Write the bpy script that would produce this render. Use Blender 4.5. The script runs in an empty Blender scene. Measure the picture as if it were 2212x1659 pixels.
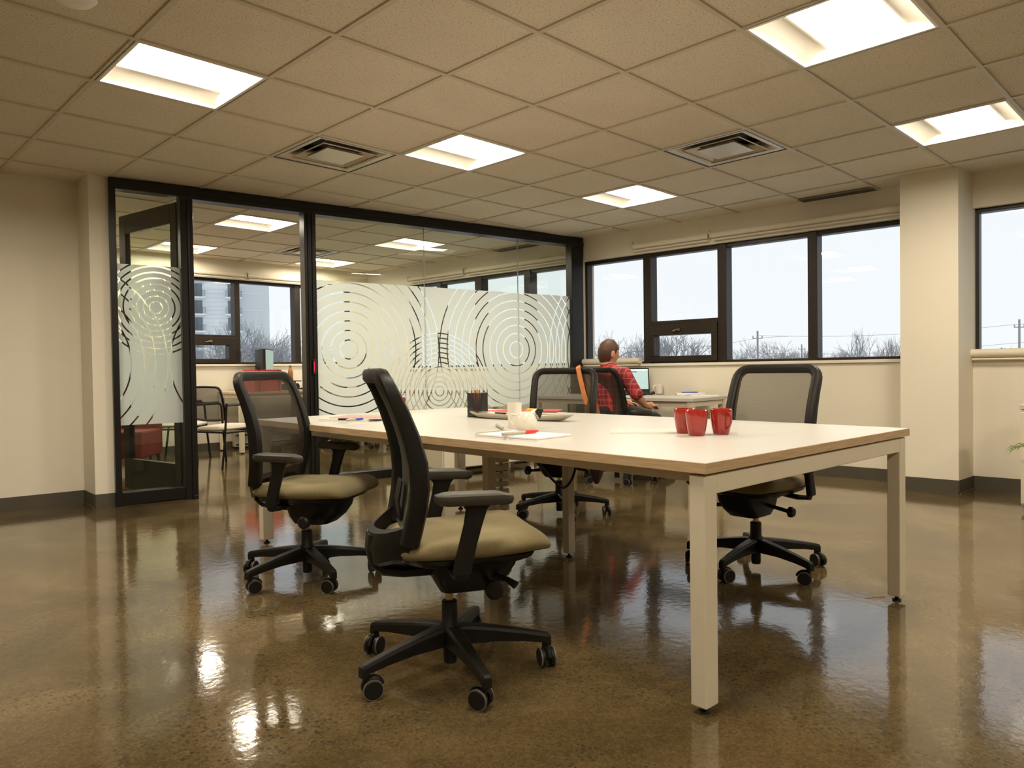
import bpy, bmesh, math, random
import numpy as np
from mathutils import Vector, Matrix, noise
random.seed(7)
PI = math.pi
S = bpy.context.scene
C = bpy.context.collection

# ------------------------------------------------------------------ camera, world, exposure
YAW, PITCH, ROLL = map(math.radians, (45.229, -1.105, -0.786))
HC = 0.958
Fv = Vector((math.cos(PITCH)*math.cos(YAW), math.cos(PITCH)*math.sin(YAW), math.sin(PITCH)))
r0 = Vector((math.sin(YAW), -math.cos(YAW), 0)); u0 = r0.cross(Fv)
Rv = math.cos(ROLL)*r0 + math.sin(ROLL)*u0
Uv = -math.sin(ROLL)*r0 + math.cos(ROLL)*u0
cam = bpy.data.objects.new('camera', bpy.data.cameras.new('camera')); C.objects.link(cam)
cam.data.sensor_width = 36; cam.data.lens = 1578.4/2212*36; cam.data.clip_start = .05; cam.data.clip_end = 1000
M = Matrix((Rv, Uv, -Fv)).transposed().to_4x4(); M.translation = Vector((0, 0, HC)); cam.matrix_world = M
S.camera = cam
def ray(px, py):
    return Rv*((px-1106)/1578.4) - Uv*((py-829.5)/1578.4) + Fv
def far_point(px, D):              # a place outdoors, D metres out on the bearing of a picture column
    d = ray(px, 800); d.z = 0
    return d*(D/d.dot(Fv))

wd = bpy.data.worlds.new('overcast_sky'); S.world = wd; wd.use_nodes = True
nt = wd.node_tree; bg = nt.nodes['Background']
tc = nt.nodes.new('ShaderNodeTexCoord'); sp = nt.nodes.new('ShaderNodeSeparateXYZ'); cr = nt.nodes.new('ShaderNodeValToRGB')
nt.links.new(tc.outputs['Generated'], sp.inputs[0]); nt.links.new(sp.outputs[2], cr.inputs[0]); nt.links.new(cr.outputs[0], bg.inputs[0])
cr.color_ramp.elements[0].position = 0.0; cr.color_ramp.elements[0].color = (.97, 1.0, 1.02, 1)
cr.color_ramp.elements[1].position = .5; cr.color_ramp.elements[1].color = (.90, .95, 1.0, 1)
bg.inputs[1].default_value = 0.95
S.view_settings.view_transform = 'Standard'; S.view_settings.look = 'None'
S.view_settings.exposure = 0.13; S.view_settings.gamma = 1.0; S.view_settings.use_curve_mapping = False
try:
    S.cycles.use_denoising = True; S.cycles.max_bounces = 10; S.cycles.transparent_max_bounces = 24
    S.cycles.sample_clamp_indirect = 6; S.cycles.caustics_reflective = False; S.cycles.caustics_refractive = False
    S.cycles.diffuse_bounces = 5; S.cycles.glossy_bounces = 4
except Exception: pass
LAMP = 50.0                                   # radiance of the ceiling lamps
LAMP_COL = (1.0, .885, .70)

# ------------------------------------------------------------------ materials
MATS = {}
def nodes(name):
    m = bpy.data.materials.new(name); m.use_nodes = True; MATS[name] = m
    return m, m.node_tree, m.node_tree.nodes['Principled BSDF']
def pmat(name, col, rough=.5, metal=0., var=.0, scale=30., bump=0., bscale=200., spec=.5, emit=None, es=0., sheen=0., coat=0.):
    m, t, b = nodes(name)
    b.inputs['Base Color'].default_value = (*col, 1); b.inputs['Roughness'].default_value = rough
    b.inputs['Metallic'].default_value = metal; b.inputs['Specular IOR Level'].default_value = spec
    if coat: b.inputs['Coat Weight'].default_value = coat; b.inputs['Coat Roughness'].default_value = .05
    if sheen: b.inputs['Sheen Weight'].default_value = sheen
    if emit: b.inputs['Emission Color'].default_value = (*emit, 1); b.inputs['Emission Strength'].default_value = es
    co = t.nodes.new('ShaderNodeTexCoord')
    if var:
        n = t.nodes.new('ShaderNodeTexNoise'); n.inputs['Scale'].default_value = scale; n.inputs['Detail'].default_value = 4
        r = t.nodes.new('ShaderNodeValToRGB')
        r.color_ramp.elements[0].position = .3; r.color_ramp.elements[1].position = .7
        r.color_ramp.elements[0].color = (*[c*(1-var) for c in col], 1); r.color_ramp.elements[1].color = (*[min(1, c*(1+var)) for c in col], 1)
        t.links.new(co.outputs['Object'], n.inputs[0]); t.links.new(n.outputs[0], r.inputs[0]); t.links.new(r.outputs[0], b.inputs['Base Color'])
    if bump:
        n = t.nodes.new('ShaderNodeTexNoise'); n.inputs['Scale'].default_value = bscale; n.inputs['Detail'].default_value = 3
        bp = t.nodes.new('ShaderNodeBump'); bp.inputs['Strength'].default_value = bump; bp.inputs['Distance'].default_value = .004
        t.links.new(co.outputs['Object'], n.inputs[0]); t.links.new(n.outputs[0], bp.inputs['Height']); t.links.new(bp.outputs[0], b.inputs['Normal'])
    return m
paint = pmat('cream_wall_paint', (.765, .71, .59), .75, var=.02, scale=2, bump=.12, bscale=160)
ceilsteel = pmat('ceiling_bar_paint', (.60, .53, .40), .5, var=.03)
rubber = pmat('brown_rubber_base', (.075, .065, .045), .45, var=.06, scale=8)
darkmetal = pmat('black_anodised_aluminium', (.009, .008, .007), .34, var=.08, scale=12, spec=.35)
bronze = pmat('dark_bronze_window_frame', (.022, .015, .010), .42, var=.12, scale=14, spec=.3)
laminate = pmat('white_laminate', (.56, .54, .495), .34, var=.015, scale=6, spec=.4)
whitemetal = pmat('white_powder_coat', (.70, .63, .49), .38, var=.02, scale=10)
blackplastic = pmat('black_plastic', (.009, .0078, .006), .45, var=.12, scale=40, bump=.08, bscale=400, spec=.28)
blacksoft = pmat('soft_black_pad', (.035, .030, .021), .5, var=.06, scale=30)
chrome = pmat('brushed_steel_cylinder', (.55, .42, .25), .22, metal=1., var=.04)
greywheel = pmat('grey_wheel_tread', (.12, .11, .09), .45, var=.05)
olive = pmat('olive_beige_fabric', (.225, .180, .082), .9, var=.14, scale=260, bump=.5, bscale=600, sheen=.15)
ivory = pmat('ivory_vinyl', (.62, .57, .46), .5, var=.03)
redglaze = pmat('red_glaze', (.33, .022, .014), .12, var=.06, scale=20, coat=.6)
whiteglaze = pmat('white_glaze', (.82, .77, .68), .15, var=.02, coat=.5)
paper = pmat('white_paper', (.86, .83, .78), .8, var=.015)
sheetm = pmat('cream_sheet', (.58, .55, .49), .6, var=.015)
pinkpaper = pmat('pink_paper', (.78, .30, .27), .7, var=.05)
hotpink = pmat('red_pink_folder', (.70, .06, .08), .6, var=.06)
black = pmat('matt_black', (.010, .009, .008), .6, var=.1)
greyp = pmat('light_grey_plastic', (.42, .40, .34), .45, var=.04)
redcap = pmat('red_cap_plastic', (.75, .02, .02), .3, var=.03)
bluecap = pmat('blue_cap_plastic', (.02, .07, .45), .3, var=.03)
greencap = pmat('green_cap_plastic', (.01, .16, .04), .35, var=.03)
yellow = pmat('yellow_plastic', (.90, .50, .05), .4, var=.04)
stickyn = pmat('pale_yellow_notes', (.85, .76, .42), .8, var=.03)
silver = pmat('pewter_tray', (.52, .47, .38), .38, metal=.25, var=.06, scale=14)
pencilwood = pmat('pencil_wood', (.55, .28, .08), .5, var=.08)
pinkpen = pmat('pink_pencil_paint', (.75, .30, .24), .4, var=.05)
tan = pmat('tan_leather', (.52, .17, .035), .5, var=.12, scale=30, bump=.2, bscale=300)
brownbag = pmat('dark_brown_leather', (.035, .012, .009), .5, var=.2, scale=20, bump=.2, bscale=200)
brass = pmat('brass_handle', (.55, .40, .20), .25, metal=1., var=.05)
blindm = pmat('ivory_roller_blind', (.74, .67, .54), .6, var=.03, scale=10, bump=.1, bscale=60)
redbox = pmat('red_file_box', (.55, .03, .02), .45, var=.05)
redseat = pmat('dark_red_upholstery', (.17, .012, .010), .7, var=.08, bump=.2)
walnut = pmat('wood_grain_bottle', (.40, .17, .045), .4, var=.25, scale=25)
skinm = pmat('skin', (.58, .30, .19), .5, var=.06, scale=18)
hairm = pmat('brown_hair', (.075, .030, .012), .6, var=.35, scale=60, bump=.5, bscale=150)
trousers = pmat('dark_trousers', (.02, .018, .022), .85, var=.1)
leaf = pmat('palm_leaf', (.10, .16, .02), .5, var=.25, scale=12)
terracotta = pmat('dark_pot', (.06, .05, .04), .6, var=.1)
bark = pmat('haze_grey_bark', (.34, .35, .37), .9, var=.2, scale=2)  # pale grey carries the outdoor haze in the bark colour
bark2 = pmat('haze_brown_bark', (.37, .34, .34), .9, var=.2, scale=2)  # brown-grey lightened the same way, haze mixed into it
fir = pmat('evergreen_needles', (.26, .29, .30), .9, var=.3, scale=3)
concrete_out = pmat('hazy_concrete_panel', (.80, .83, .85), .8, var=.04, scale=.2)  # raised paler than bare concrete, distance haze is in the colour
concrete_side = pmat('hazy_side_panel', (.66, .70, .72), .8, var=.03, scale=.1)  # end wall colour lightened for haze as well
balc = pmat('balcony_slab', (.85, .86, .87), .8, var=.04)
railm = pmat('dark_railing', (.14, .15, .165), .6, var=.1)
winout = pmat('blue_grey_windows', (.15, .19, .235), .3, var=.2, scale=.6)
polem = pmat('weathered_pole', (.34, .33, .33), .8, var=.1)
groundm = pmat('winter_ground', (.75, .76, .76), .9, var=.15, scale=.05)
ductm = pmat('galvanised_diffuser', (.62, .55, .42), .35, metal=.3, var=.05)
ductdark = pmat('dark_duct', (.04, .035, .025), .6, var=.2)
reflector = pmat('white_reflector', (.88, .84, .76), .45, var=.01)
linear = pmat('grey_slot_diffuser', (.20, .18, .14), .5, var=.05)

# sealed, speckled ceiling tile
def ceiling_mat():
    m, t, b = nodes('mineral_fibre_ceiling_tile'); L = t.links.new
    co = t.nodes.new('ShaderNodeTexCoord')
    n = t.nodes.new('ShaderNodeTexNoise'); n.inputs['Scale'].default_value = 130; n.inputs['Detail'].default_value = 3
    r = t.nodes.new('ShaderNodeValToRGB'); e = r.color_ramp.elements
    e[0].position = .33; e[0].color = (.42, .34, .22, 1); e[1].position = .42; e[1].color = (.80, .72, .575, 1)
    n2 = t.nodes.new('ShaderNodeTexNoise'); n2.inputs['Scale'].default_value = 3
    mx = t.nodes.new('ShaderNodeMixRGB'); mx.blend_type = 'MULTIPLY'; mx.inputs[0].default_value = .12
    L(co.outputs['Object'], n.inputs[0]); L(n.outputs[0], r.inputs[0]); L(co.outputs['Object'], n2.inputs[0])
    L(r.outputs[0], mx.inputs[1]); L(n2.outputs[0], mx.inputs[2]); L(mx.outputs[0], b.inputs['Base Color'])
    bp = t.nodes.new('ShaderNodeBump'); bp.inputs['Strength'].default_value = .4; bp.inputs['Distance'].default_value = .003
    L(n.outputs[0], bp.inputs['Height']); L(bp.outputs[0], b.inputs['Normal']); b.inputs['Roughness'].default_value = .95
    b.inputs['Specular IOR Level'].default_value = .1
    return m
tile = ceiling_mat()

def floor_mat():
    m, t, b = nodes('polished_concrete'); L = t.links.new; N = t.nodes.new
    co = N('ShaderNodeTexCoord')
    n1 = N('ShaderNodeTexNoise'); n1.inputs['Scale'].default_value = 1.1; n1.inputs['Detail'].default_value = 9; n1.inputs['Roughness'].default_value = .65; n1.inputs['Distortion'].default_value = .6
    r1 = N('ShaderNodeValToRGB'); e = r1.color_ramp.elements
    e[0].position = .30; e[0].color = (.052, .035, .014, 1); e[1].position = .70; e[1].color = (.190, .136, .064, 1)
    x = e.new(.5); x.color = (.108, .075, .033, 1)
    L(co.outputs['Object'], n1.inputs[0]); L(n1.outputs[0], r1.inputs[0])
    # exposed aggregate: dark chips inside irregular areas
    v = N('ShaderNodeTexVoronoi'); v.inputs['Scale'].default_value = 62; v.inputs['Randomness'].default_value = 1
    L(co.outputs['Object'], v.inputs['Vector'])
    chip = N('ShaderNodeMath'); chip.operation = 'LESS_THAN'; chip.inputs[1].default_value = .36; L(v.outputs['Distance'], chip.inputs[0])
    sel = N('ShaderNodeSeparateColor'); L(v.outputs['Color'], sel.inputs[0])
    pick = N('ShaderNodeMath'); pick.operation = 'GREATER_THAN'; pick.inputs[1].default_value = .45; L(sel.outputs[0], pick.inputs[0])
    n2 = N('ShaderNodeTexNoise'); n2.inputs['Scale'].default_value = 1.7; n2.inputs['Detail'].default_value = 5; L(co.outputs['Object'], n2.inputs[0])
    area = N('ShaderNodeMapRange'); area.inputs[1].default_value = .42; area.inputs[2].default_value = .58; L(n2.outputs[0], area.inputs[0])
    a1 = N('ShaderNodeMath'); a1.operation = 'MULTIPLY'; L(chip.outputs[0], a1.inputs[0]); L(pick.outputs[0], a1.inputs[1])
    a2 = N('ShaderNodeMath'); a2.operation = 'MULTIPLY'; L(a1.outputs[0], a2.inputs[0]); L(area.outputs[0], a2.inputs[1])
    a3 = N('ShaderNodeMath'); a3.operation = 'MULTIPLY'; a3.inputs[1].default_value = .75; L(a2.outputs[0], a3.inputs[0])
    mx = N('ShaderNodeMixRGB'); mx.inputs[2].default_value = (.030, .028, .020, 1); L(a3.outputs[0], mx.inputs[0]); L(r1.outputs[0], mx.inputs[1])
    # fine sand grain and a few light chips
    v2 = N('ShaderNodeTexVoronoi'); v2.inputs['Scale'].default_value = 150; L(co.outputs['Object'], v2.inputs['Vector'])
    s2 = N('ShaderNodeSeparateColor'); L(v2.outputs['Color'], s2.inputs[0])
    g = N('ShaderNodeMapRange'); g.inputs[3].default_value = .78; g.inputs[4].default_value = 1.22; L(s2.outputs[1], g.inputs[0])
    mg = N('ShaderNodeMixRGB'); mg.blend_type = 'MULTIPLY'; mg.inputs[0].default_value = 1; L(mx.outputs[0], mg.inputs[1]); L(g.outputs[0], mg.inputs[2])
    L(mg.outputs[0], b.inputs['Base Color'])
    n3 = N('ShaderNodeTexNoise'); n3.inputs['Scale'].default_value = 9; n3.inputs['Detail'].default_value = 6; L(co.outputs['Object'], n3.inputs[0])
    rr = N('ShaderNodeMapRange'); rr.inputs[3].default_value = .045; rr.inputs[4].default_value = .12; L(n3.outputs[0], rr.inputs[0]); L(rr.outputs[0], b.inputs['Roughness'])
    n4 = N('ShaderNodeTexNoise'); n4.inputs['Scale'].default_value = 28; n4.inputs['Detail'].default_value = 4; L(co.outputs['Object'], n4.inputs[0])
    bp = N('ShaderNodeBump'); bp.inputs['Strength'].default_value = .13; bp.inputs['Distance'].default_value = .0035; L(n4.outputs[0], bp.inputs['Height']); L(bp.outputs[0], b.inputs['Normal'])
    b.inputs['IOR'].default_value = 1.75
    return m
floorm = floor_mat()

def oak_mat():
    m, t, b = nodes('oak_edge_band'); L = t.links.new; N = t.nodes.new
    co = N('ShaderNodeTexCoord'); mp = N('ShaderNodeMapping'); mp.inputs['Scale'].default_value = (6, 6, 160)
    n = N('ShaderNodeTexNoise'); n.inputs['Scale'].default_value = 1.5; n.inputs['Detail'].default_value = 6
    r = N('ShaderNodeValToRGB'); r.color_ramp.elements[0].position = .35; r.color_ramp.elements[0].color = (.44, .30, .16, 1)
    r.color_ramp.elements[1].position = .65; r.color_ramp.elements[1].color = (.60, .43, .25, 1)
    L(co.outputs['Object'], mp.inputs[0]); L(mp.outputs[0], n.inputs[0]); L(n.outputs[0], r.inputs[0]); L(r.outputs[0], b.inputs['Base Color'])
    b.inputs['Roughness'].default_value = .5
    return m
oak = oak_mat()

def glass_mat(name, tint, refl=1.0):
    m, t, b = nodes(name); t.nodes.remove(b); L = t.links.new; N = t.nodes.new
    out = t.nodes['Material Output']; tr = N('ShaderNodeBsdfTransparent'); tr.inputs[0].default_value = (*tint, 1)
    gl = N('ShaderNodeBsdfGlossy'); gl.inputs['Roughness'].default_value = 0.0; gl.inputs[0].default_value = (refl, refl, refl, 1)
    fr = N('ShaderNodeFresnel'); fr.inputs[0].default_value = 1.45; mx = N('ShaderNodeMixShader')
    # a faint smear keeps the pane procedural: slight variation of how much it mirrors
    co = N('ShaderNodeTexCoord'); n = N('ShaderNodeTexNoise'); n.inputs['Scale'].default_value = 1.5
    mr = N('ShaderNodeMapRange'); mr.inputs[3].default_value = .95; mr.inputs[4].default_value = 1.05; mu = N('ShaderNodeMath'); mu.operation = 'MULTIPLY'
    L(co.outputs['Object'], n.inputs[0]); L(n.outputs[0], mr.inputs[0]); L(mr.outputs[0], mu.inputs[0])
    ge = N('ShaderNodeNewGeometry'); iv = N('ShaderNodeMath'); iv.operation = 'SUBTRACT'; iv.inputs[0].default_value = 1; L(ge.outputs['Backfacing'], iv.inputs[1])   # only the outer faces of a pane mirror
    m2 = N('ShaderNodeMath'); m2.operation = 'MULTIPLY'; L(fr.outputs[0], m2.inputs[0]); L(iv.outputs[0], m2.inputs[1]); L(m2.outputs[0], mu.inputs[1])
    L(mu.outputs[0], mx.inputs[0]); L(tr.outputs[0], mx.inputs[1]); L(gl.outputs[0], mx.inputs[2]); L(mx.outputs[0], out.inputs[0])
    return m
glass_in = glass_mat('partition_glass', (.93, .96, .93))
glass_win = glass_mat('window_glass', (.97, .98, .985))

def mesh_fabric_mat(name, col, through):
    m, t, b = nodes(name); L = t.links.new; N = t.nodes.new; out = t.nodes['Material Output']
    b.inputs['Base Color'].default_value = (*col, 1); b.inputs['Roughness'].default_value = .8
    co = N('ShaderNodeTexCoord'); w = N('ShaderNodeTexWave'); w.inputs['Scale'].default_value = 90; w.bands_direction = 'Z'
    w.inputs['Distortion'].default_value = 2.0; w.inputs['Detail'].default_value = 1
    mr = N('ShaderNodeMapRange'); mr.inputs[3].default_value = through-.06; mr.inputs[4].default_value = through+.06
    tr = N('ShaderNodeBsdfTransparent'); mx = N('ShaderNodeMixShader')
    L(co.outputs['Object'], w.inputs[0]); L(w.outputs['Fac'], mr.inputs[0])
    lw = N('ShaderNodeLayerWeight'); lw.inputs[0].default_value = .35; iv = N('ShaderNodeMath'); iv.operation = 'SUBTRACT'; iv.inputs[0].default_value = 1; L(lw.outputs['Facing'], iv.inputs[1])   # a weave closes up when seen edge-on
    mu = N('ShaderNodeMath'); mu.operation = 'MULTIPLY'; L(mr.outputs[0], mu.inputs[0]); L(iv.outputs[0], mu.inputs[1]); L(mu.outputs[0], mx.inputs[0]); L(b.outputs[0], mx.inputs[1]); L(tr.outputs[0], mx.inputs[2]); L(mx.outputs[0], out.inputs[0])
    return m
meshback = mesh_fabric_mat('black_back_mesh', (.050, .041, .026), .42)

def film_mat(name, circles):
    """frosted film with clear ring lines; circles = (x, z, spacing, first, last) in the film object's own metres"""
    m, t, b = nodes(name); t.nodes.remove(b); L = t.links.new; N = t.nodes.new; out = t.nodes['Material Output']
    co = N('ShaderNodeTexCoord'); se = N('ShaderNodeSeparateXYZ'); L(co.outputs['Object'], se.inputs[0])
    def ma(op, a, b_=None):
        n = N('ShaderNodeMath'); n.operation = op
        for i, v in enumerate((a, b_)):
            if v is None: continue
            if isinstance(v, (int, float)): n.inputs[i].default_value = v
            else: L(v, n.inputs[i])
        return n.outputs[0]
    tot = None
    for (x, z, spc, k0, k1) in circles:
        dx = ma('SUBTRACT', se.outputs[0], x); dz = ma('SUBTRACT', se.outputs[2], z)
        d = ma('SQRT', ma('ADD', ma('MULTIPLY', dx, dx), ma('MULTIPLY', dz, dz)))
        q = ma('DIVIDE', d, spc); fr = ma('ABSOLUTE', ma('SUBTRACT', ma('FRACT', ma('ADD', q, .5)), .5))
        line = ma('LESS_THAN', fr, .0056/spc)
        rng = ma('MULTIPLY', ma('GREATER_THAN', q, k0-.4), ma('LESS_THAN', q, k1+.4))
        l = ma('MULTIPLY', line, rng); tot = l if tot is None else ma('MAXIMUM', tot, l)
    di = N('ShaderNodeBsdfDiffuse'); di.inputs[0].default_value = (.84, .90, .93, 1)
    tl = N('ShaderNodeBsdfTranslucent'); tl.inputs[0].default_value = (.90, .96, .99, 1)
    a = N('ShaderNodeMixShader'); a.inputs[0].default_value = .62; L(di.outputs[0], a.inputs[1]); L(tl.outputs[0], a.inputs[2])
    tr = N('ShaderNodeBsdfTransparent'); mx = N('ShaderNodeMixShader'); L(tot, mx.inputs[0]); L(a.outputs[0], mx.inputs[1]); L(tr.outputs[0], mx.inputs[2])
    L(mx.outputs[0], out.inputs[0])
    return m

def emit_mat(name, col, s):
    m, t, b = nodes(name); t.nodes.remove(b); e = t.nodes.new('ShaderNodeEmission'); e.inputs[0].default_value = (*col, 1); e.inputs[1].default_value = s
    t.links.new(e.outputs[0], t.nodes['Material Output'].inputs[0]); return m
lampm = emit_mat('lamp_diffuser', LAMP_COL, LAMP)
ledm = emit_mat('red_led', (1, .02, .08), 1.2)

def plaid_mat(name, base, dark, light):
    m, t, b = nodes(name); L = t.links.new; N = t.nodes.new; co = N('ShaderNodeTexCoord'); prev = None
    rgb = N('ShaderNodeRGB'); rgb.outputs[0].default_value = (*base, 1); prev = rgb.outputs[0]
    for ax, sc, col, th in (('X', 9, dark, .55), ('Z', 9, dark, .55), ('Y', 9, dark, .6), ('Z', 14, light, .93), ('Y', 14, light, .93)):
        w = N('ShaderNodeTexWave'); w.bands_direction = ax; w.inputs['Scale'].default_value = sc/2; w.inputs['Distortion'].default_value = .6
        L(co.outputs['Object'], w.inputs[0]); g = N('ShaderNodeMath'); g.operation = 'GREATER_THAN'; g.inputs[1].default_value = th; L(w.outputs['Fac'], g.inputs[0])
        h = N('ShaderNodeMath'); h.operation = 'MULTIPLY'; h.inputs[1].default_value = .5; L(g.outputs[0], h.inputs[0])
        mx = N('ShaderNodeMixRGB'); mx.inputs[2].default_value = (*col, 1); L(h.outputs[0], mx.inputs[0]); L(prev, mx.inputs[1]); prev = mx.outputs[0]
    L(prev, b.inputs['Base Color']); b.inputs['Roughness'].default_value = .9
    return m
plaid = plaid_mat('red_plaid_flannel', (.50, .035, .03), (.10, .01, .015), (.42, .16, .17))
greyshirt = pmat('grey_shirt', (.25, .25, .27), .9, var=.06)

def screen_mat(name):
    m, t, b = nodes(name); L = t.links.new; N = t.nodes.new; co = N('ShaderNodeTexCoord'); se = N('ShaderNodeSeparateXYZ'); L(co.outputs['Generated'], se.inputs[0])
    prev = N('ShaderNodeRGB').outputs[0]; prev.default_value = (.33, .46, .47, 1)
    def rect(x0, x1, z0, z1, col):
        nonlocal prev
        f = None
        for o, op, v in ((se.outputs[1], 'GREATER_THAN', x0), (se.outputs[1], 'LESS_THAN', x1), (se.outputs[2], 'GREATER_THAN', z0), (se.outputs[2], 'LESS_THAN', z1)):
            n = N('ShaderNodeMath'); n.operation = op; L(o, n.inputs[0]); n.inputs[1].default_value = v
            if f is None: f = n.outputs[0]
            else:
                k = N('ShaderNodeMath'); k.operation = 'MULTIPLY'; L(f, k.inputs[0]); L(n.outputs[0], k.inputs[1]); f = k.outputs[0]
        mx = N('ShaderNodeMixRGB'); L(f, mx.inputs[0]); L(prev, mx.inputs[1]); mx.inputs[2].default_value = (*col, 1); prev = mx.outputs[0]
    # generated y runs right to left on the panel: mirror it
    R_ = lambda a, b_, c, d, col: rect(1-b_, 1-a, c, d, col)
    R_(.0, 1, .92, 1, (.45, .62, .62)); R_(.36, .97, .84, .89, (.02, .06, .35)); R_(.80, 1, .02, .82, (.20, .42, .48))
    R_(.52, .74, .72, .745, (.03, .12, .45)); R_(.82, .86, .70, .78, (.02, .05, .15)); R_(.88, .94, .70, .78, (.02, .05, .15)); R_(.84, .87, .60, .65, (.02, .05, .15)); R_(.90, .93, .60, .65, (.02, .05, .15))
    R_(.0, .78, .60, .605, (.2, .38, .38)); R_(.0, .78, .35, .355, (.2, .38, .38)); R_(.82, .84, .1, .55, (.03, .08, .2))
    R_(.50, .53, .58, .61, (.02, .08, .15)); R_(.54, .61, .38, .41, (.02, .08, .15)); R_(.40, .47, .24, .27, (.02, .08, .15))
    L(prev, b.inputs['Base Color']); L(prev, b.inputs['Emission Color']); b.inputs['Emission Strength'].default_value = .7; b.inputs['Roughness'].default_value = .4
    return m
screenm = screen_mat('screen_with_window_layout')
screen2 = pmat('pale_green_screen', (.2, .3, .3), .35, var=.15, scale=6, emit=(.35, .5, .45), es=.35)

# ------------------------------------------------------------------ mesh helpers
class MB:
    def __init__(s): s.v = []; s.f = []
    def add(s, v, f):
        k = len(s.v); s.v += [tuple(p) for p in v]; s.f += [tuple(i+k for i in q) for q in f]; return s
    def box(s, x0, x1, y0, y1, z0, z1, M=None):
        v = [Vector((x, y, z)) for z in (z0, z1) for y in (y0, y1) for x in (x0, x1)]
        if M: v = [M @ p for p in v]
        return s.add(v, [(0, 2, 3, 1), (4, 5, 7, 6), (0, 1, 5, 4), (2, 6, 7, 3), (0, 4, 6, 2), (1, 3, 7, 5)])
    def lathe(s, prof, n=32, M=None, cap=True):
        v = []; f = []
        for r, z in prof:
            for i in range(n):
                a = 2*PI*i/n; v.append(Vector((r*math.cos(a), r*math.sin(a), z)))
        for j in range(len(prof)-1):
            for i in range(n):
                a = j*n+i; b = j*n+(i+1) % n; f.append((a, b, b+n, a+n))
        if cap:
            f.append(tuple(range(n-1, -1, -1))); f.append(tuple((len(prof)-1)*n+i for i in range(n)))
        if M: v = [M @ p for p in v]
        return s.add(v, f)
    def cyl(s, p, q, r, n=16, r2=None):
        return s.tube([p, q], [r, r if r2 is None else r2], n)
    def tube(s, pts, r, n=8, flat=None, up=None, closed=False):
        """sweep along pts; r a number or list; flat=(a,b) scales the section across / along up"""
        P = [Vector(p) for p in pts]; m = len(P); rs = r if isinstance(r, (list, tuple)) else [r]*m
        v = []; f = []; prevx = None
        for i, p in enumerate(P):
            if closed: t = P[(i+1) % m]-P[i-1]
            else: t = P[min(i+1, m-1)]-P[max(i-1, 0)]
            t = t.normalized() if t.length > 1e-9 else Vector((0, 0, 1))
            if up is not None: x = Vector(up).cross(t)
            elif prevx is None: x = t.orthogonal()
            else: x = prevx - t*prevx.dot(t)
            if x.length < 1e-6: x = t.orthogonal()
            x.normalize(); prevx = x; y = t.cross(x)
            fa = flat[i] if isinstance(flat, list) else (flat or (1, 1))
            for k in range(n):
                a = 2*PI*(k+.5)/n; v.append(p + x*(math.cos(a)*rs[i]*fa[0]) + y*(math.sin(a)*rs[i]*fa[1]))
        for i in range(m if closed else m-1):
            for k in range(n):
                a = i*n+k; b = i*n+(k+1) % n; c = ((i+1) % m)*n
                f.append((a, b, c+(k+1) % n, c+k))
        if not closed: f.append(tuple(range(n-1, -1, -1))); f.append(tuple((m-1)*n+k for k in range(n)))
        return s.add(v, f)
    def loft(s, rings, caps=True):
        n = len(rings[0]); v = [p for r in rings for p in r]; f = []
        for j in range(len(rings)-1):
            for i in range(n):
                a = j*n+i; b = j*n+(i+1) % n; f.append((a, b, b+n, a+n))
        if caps: f.append(tuple(range(n-1, -1, -1))); f.append(tuple((len(rings)-1)*n+i for i in range(n)))
        return s.add(v, f)
    def sheet(s, grid):
        n = len(grid[0]); v = [p for r in grid for p in r]
        return s.add(v, [(j*n+i, j*n+i+1, (j+1)*n+i+1, (j+1)*n+i) for j in range(len(grid)-1) for i in range(n-1)])
    def prism(s, poly, axis, a, b):
        """extrude a 2D polygon along an axis between a and b"""
        def P(u, w, h): return {'y': (u, h, w), 'x': (h, u, w), 'z': (u, w, h)}[axis]
        n = len(poly); v = [P(u, w, a) for u, w in poly]+[P(u, w, b) for u, w in poly]
        return s.add(v, [tuple(range(n)), tuple(range(2*n-1, n-1, -1))]+[(i, i+n, (i+1) % n+n, (i+1) % n) for i in range(n)])
    def build(s, name, m, parent=None, loc=(0, 0, 0), rz=0., smooth=False, bevel=0., sub=0, M=None, **props):
        me = bpy.data.meshes.new(name); me.from_pydata(s.v, [], s.f); me.validate()
        b = bmesh.new(); b.from_mesh(me); bmesh.ops.recalc_face_normals(b, faces=b.faces); b.to_mesh(me); b.free()
        ms = m if isinstance(m, list) else [m]
        for q in ms: me.materials.append(q)
        o = bpy.data.objects.new(name, me); C.objects.link(o); o.parent = parent
        if M is not None: o.matrix_local = M
        else: o.location = loc; o.rotation_euler = (0, 0, rz)
        if bevel:
            k = o.modifiers.new('bevel', 'BEVEL'); k.width = bevel; k.segments = 2; k.limit_method = 'ANGLE'
        if sub:
            k = o.modifiers.new('subsurf', 'SUBSURF'); k.levels = sub; k.render_levels = sub
        if smooth or sub:
            for p in me.polygons: p.use_smooth = True
        if smooth and not sub:
            try:
                me.set_sharp_from_angle(angle=math.radians(40))
            except Exception: pass
        for a, v in props.items(): o[a] = v
        return o
def tag(o, label=None, cat=None, group=None, kind=None):
    if label: o['label'] = label
    if cat: o['category'] = cat
    if group: o['group'] = group
    if kind: o['kind'] = kind
    return o
def thing(name, label, cat, loc=(0, 0, 0), rz=0., group=None, kind=None):
    o = bpy.data.objects.new(name, None); o.empty_display_size = .1; C.objects.link(o); o.location = loc; o.rotation_euler = (0, 0, rz)
    return tag(o, label, cat, group, kind)
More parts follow.
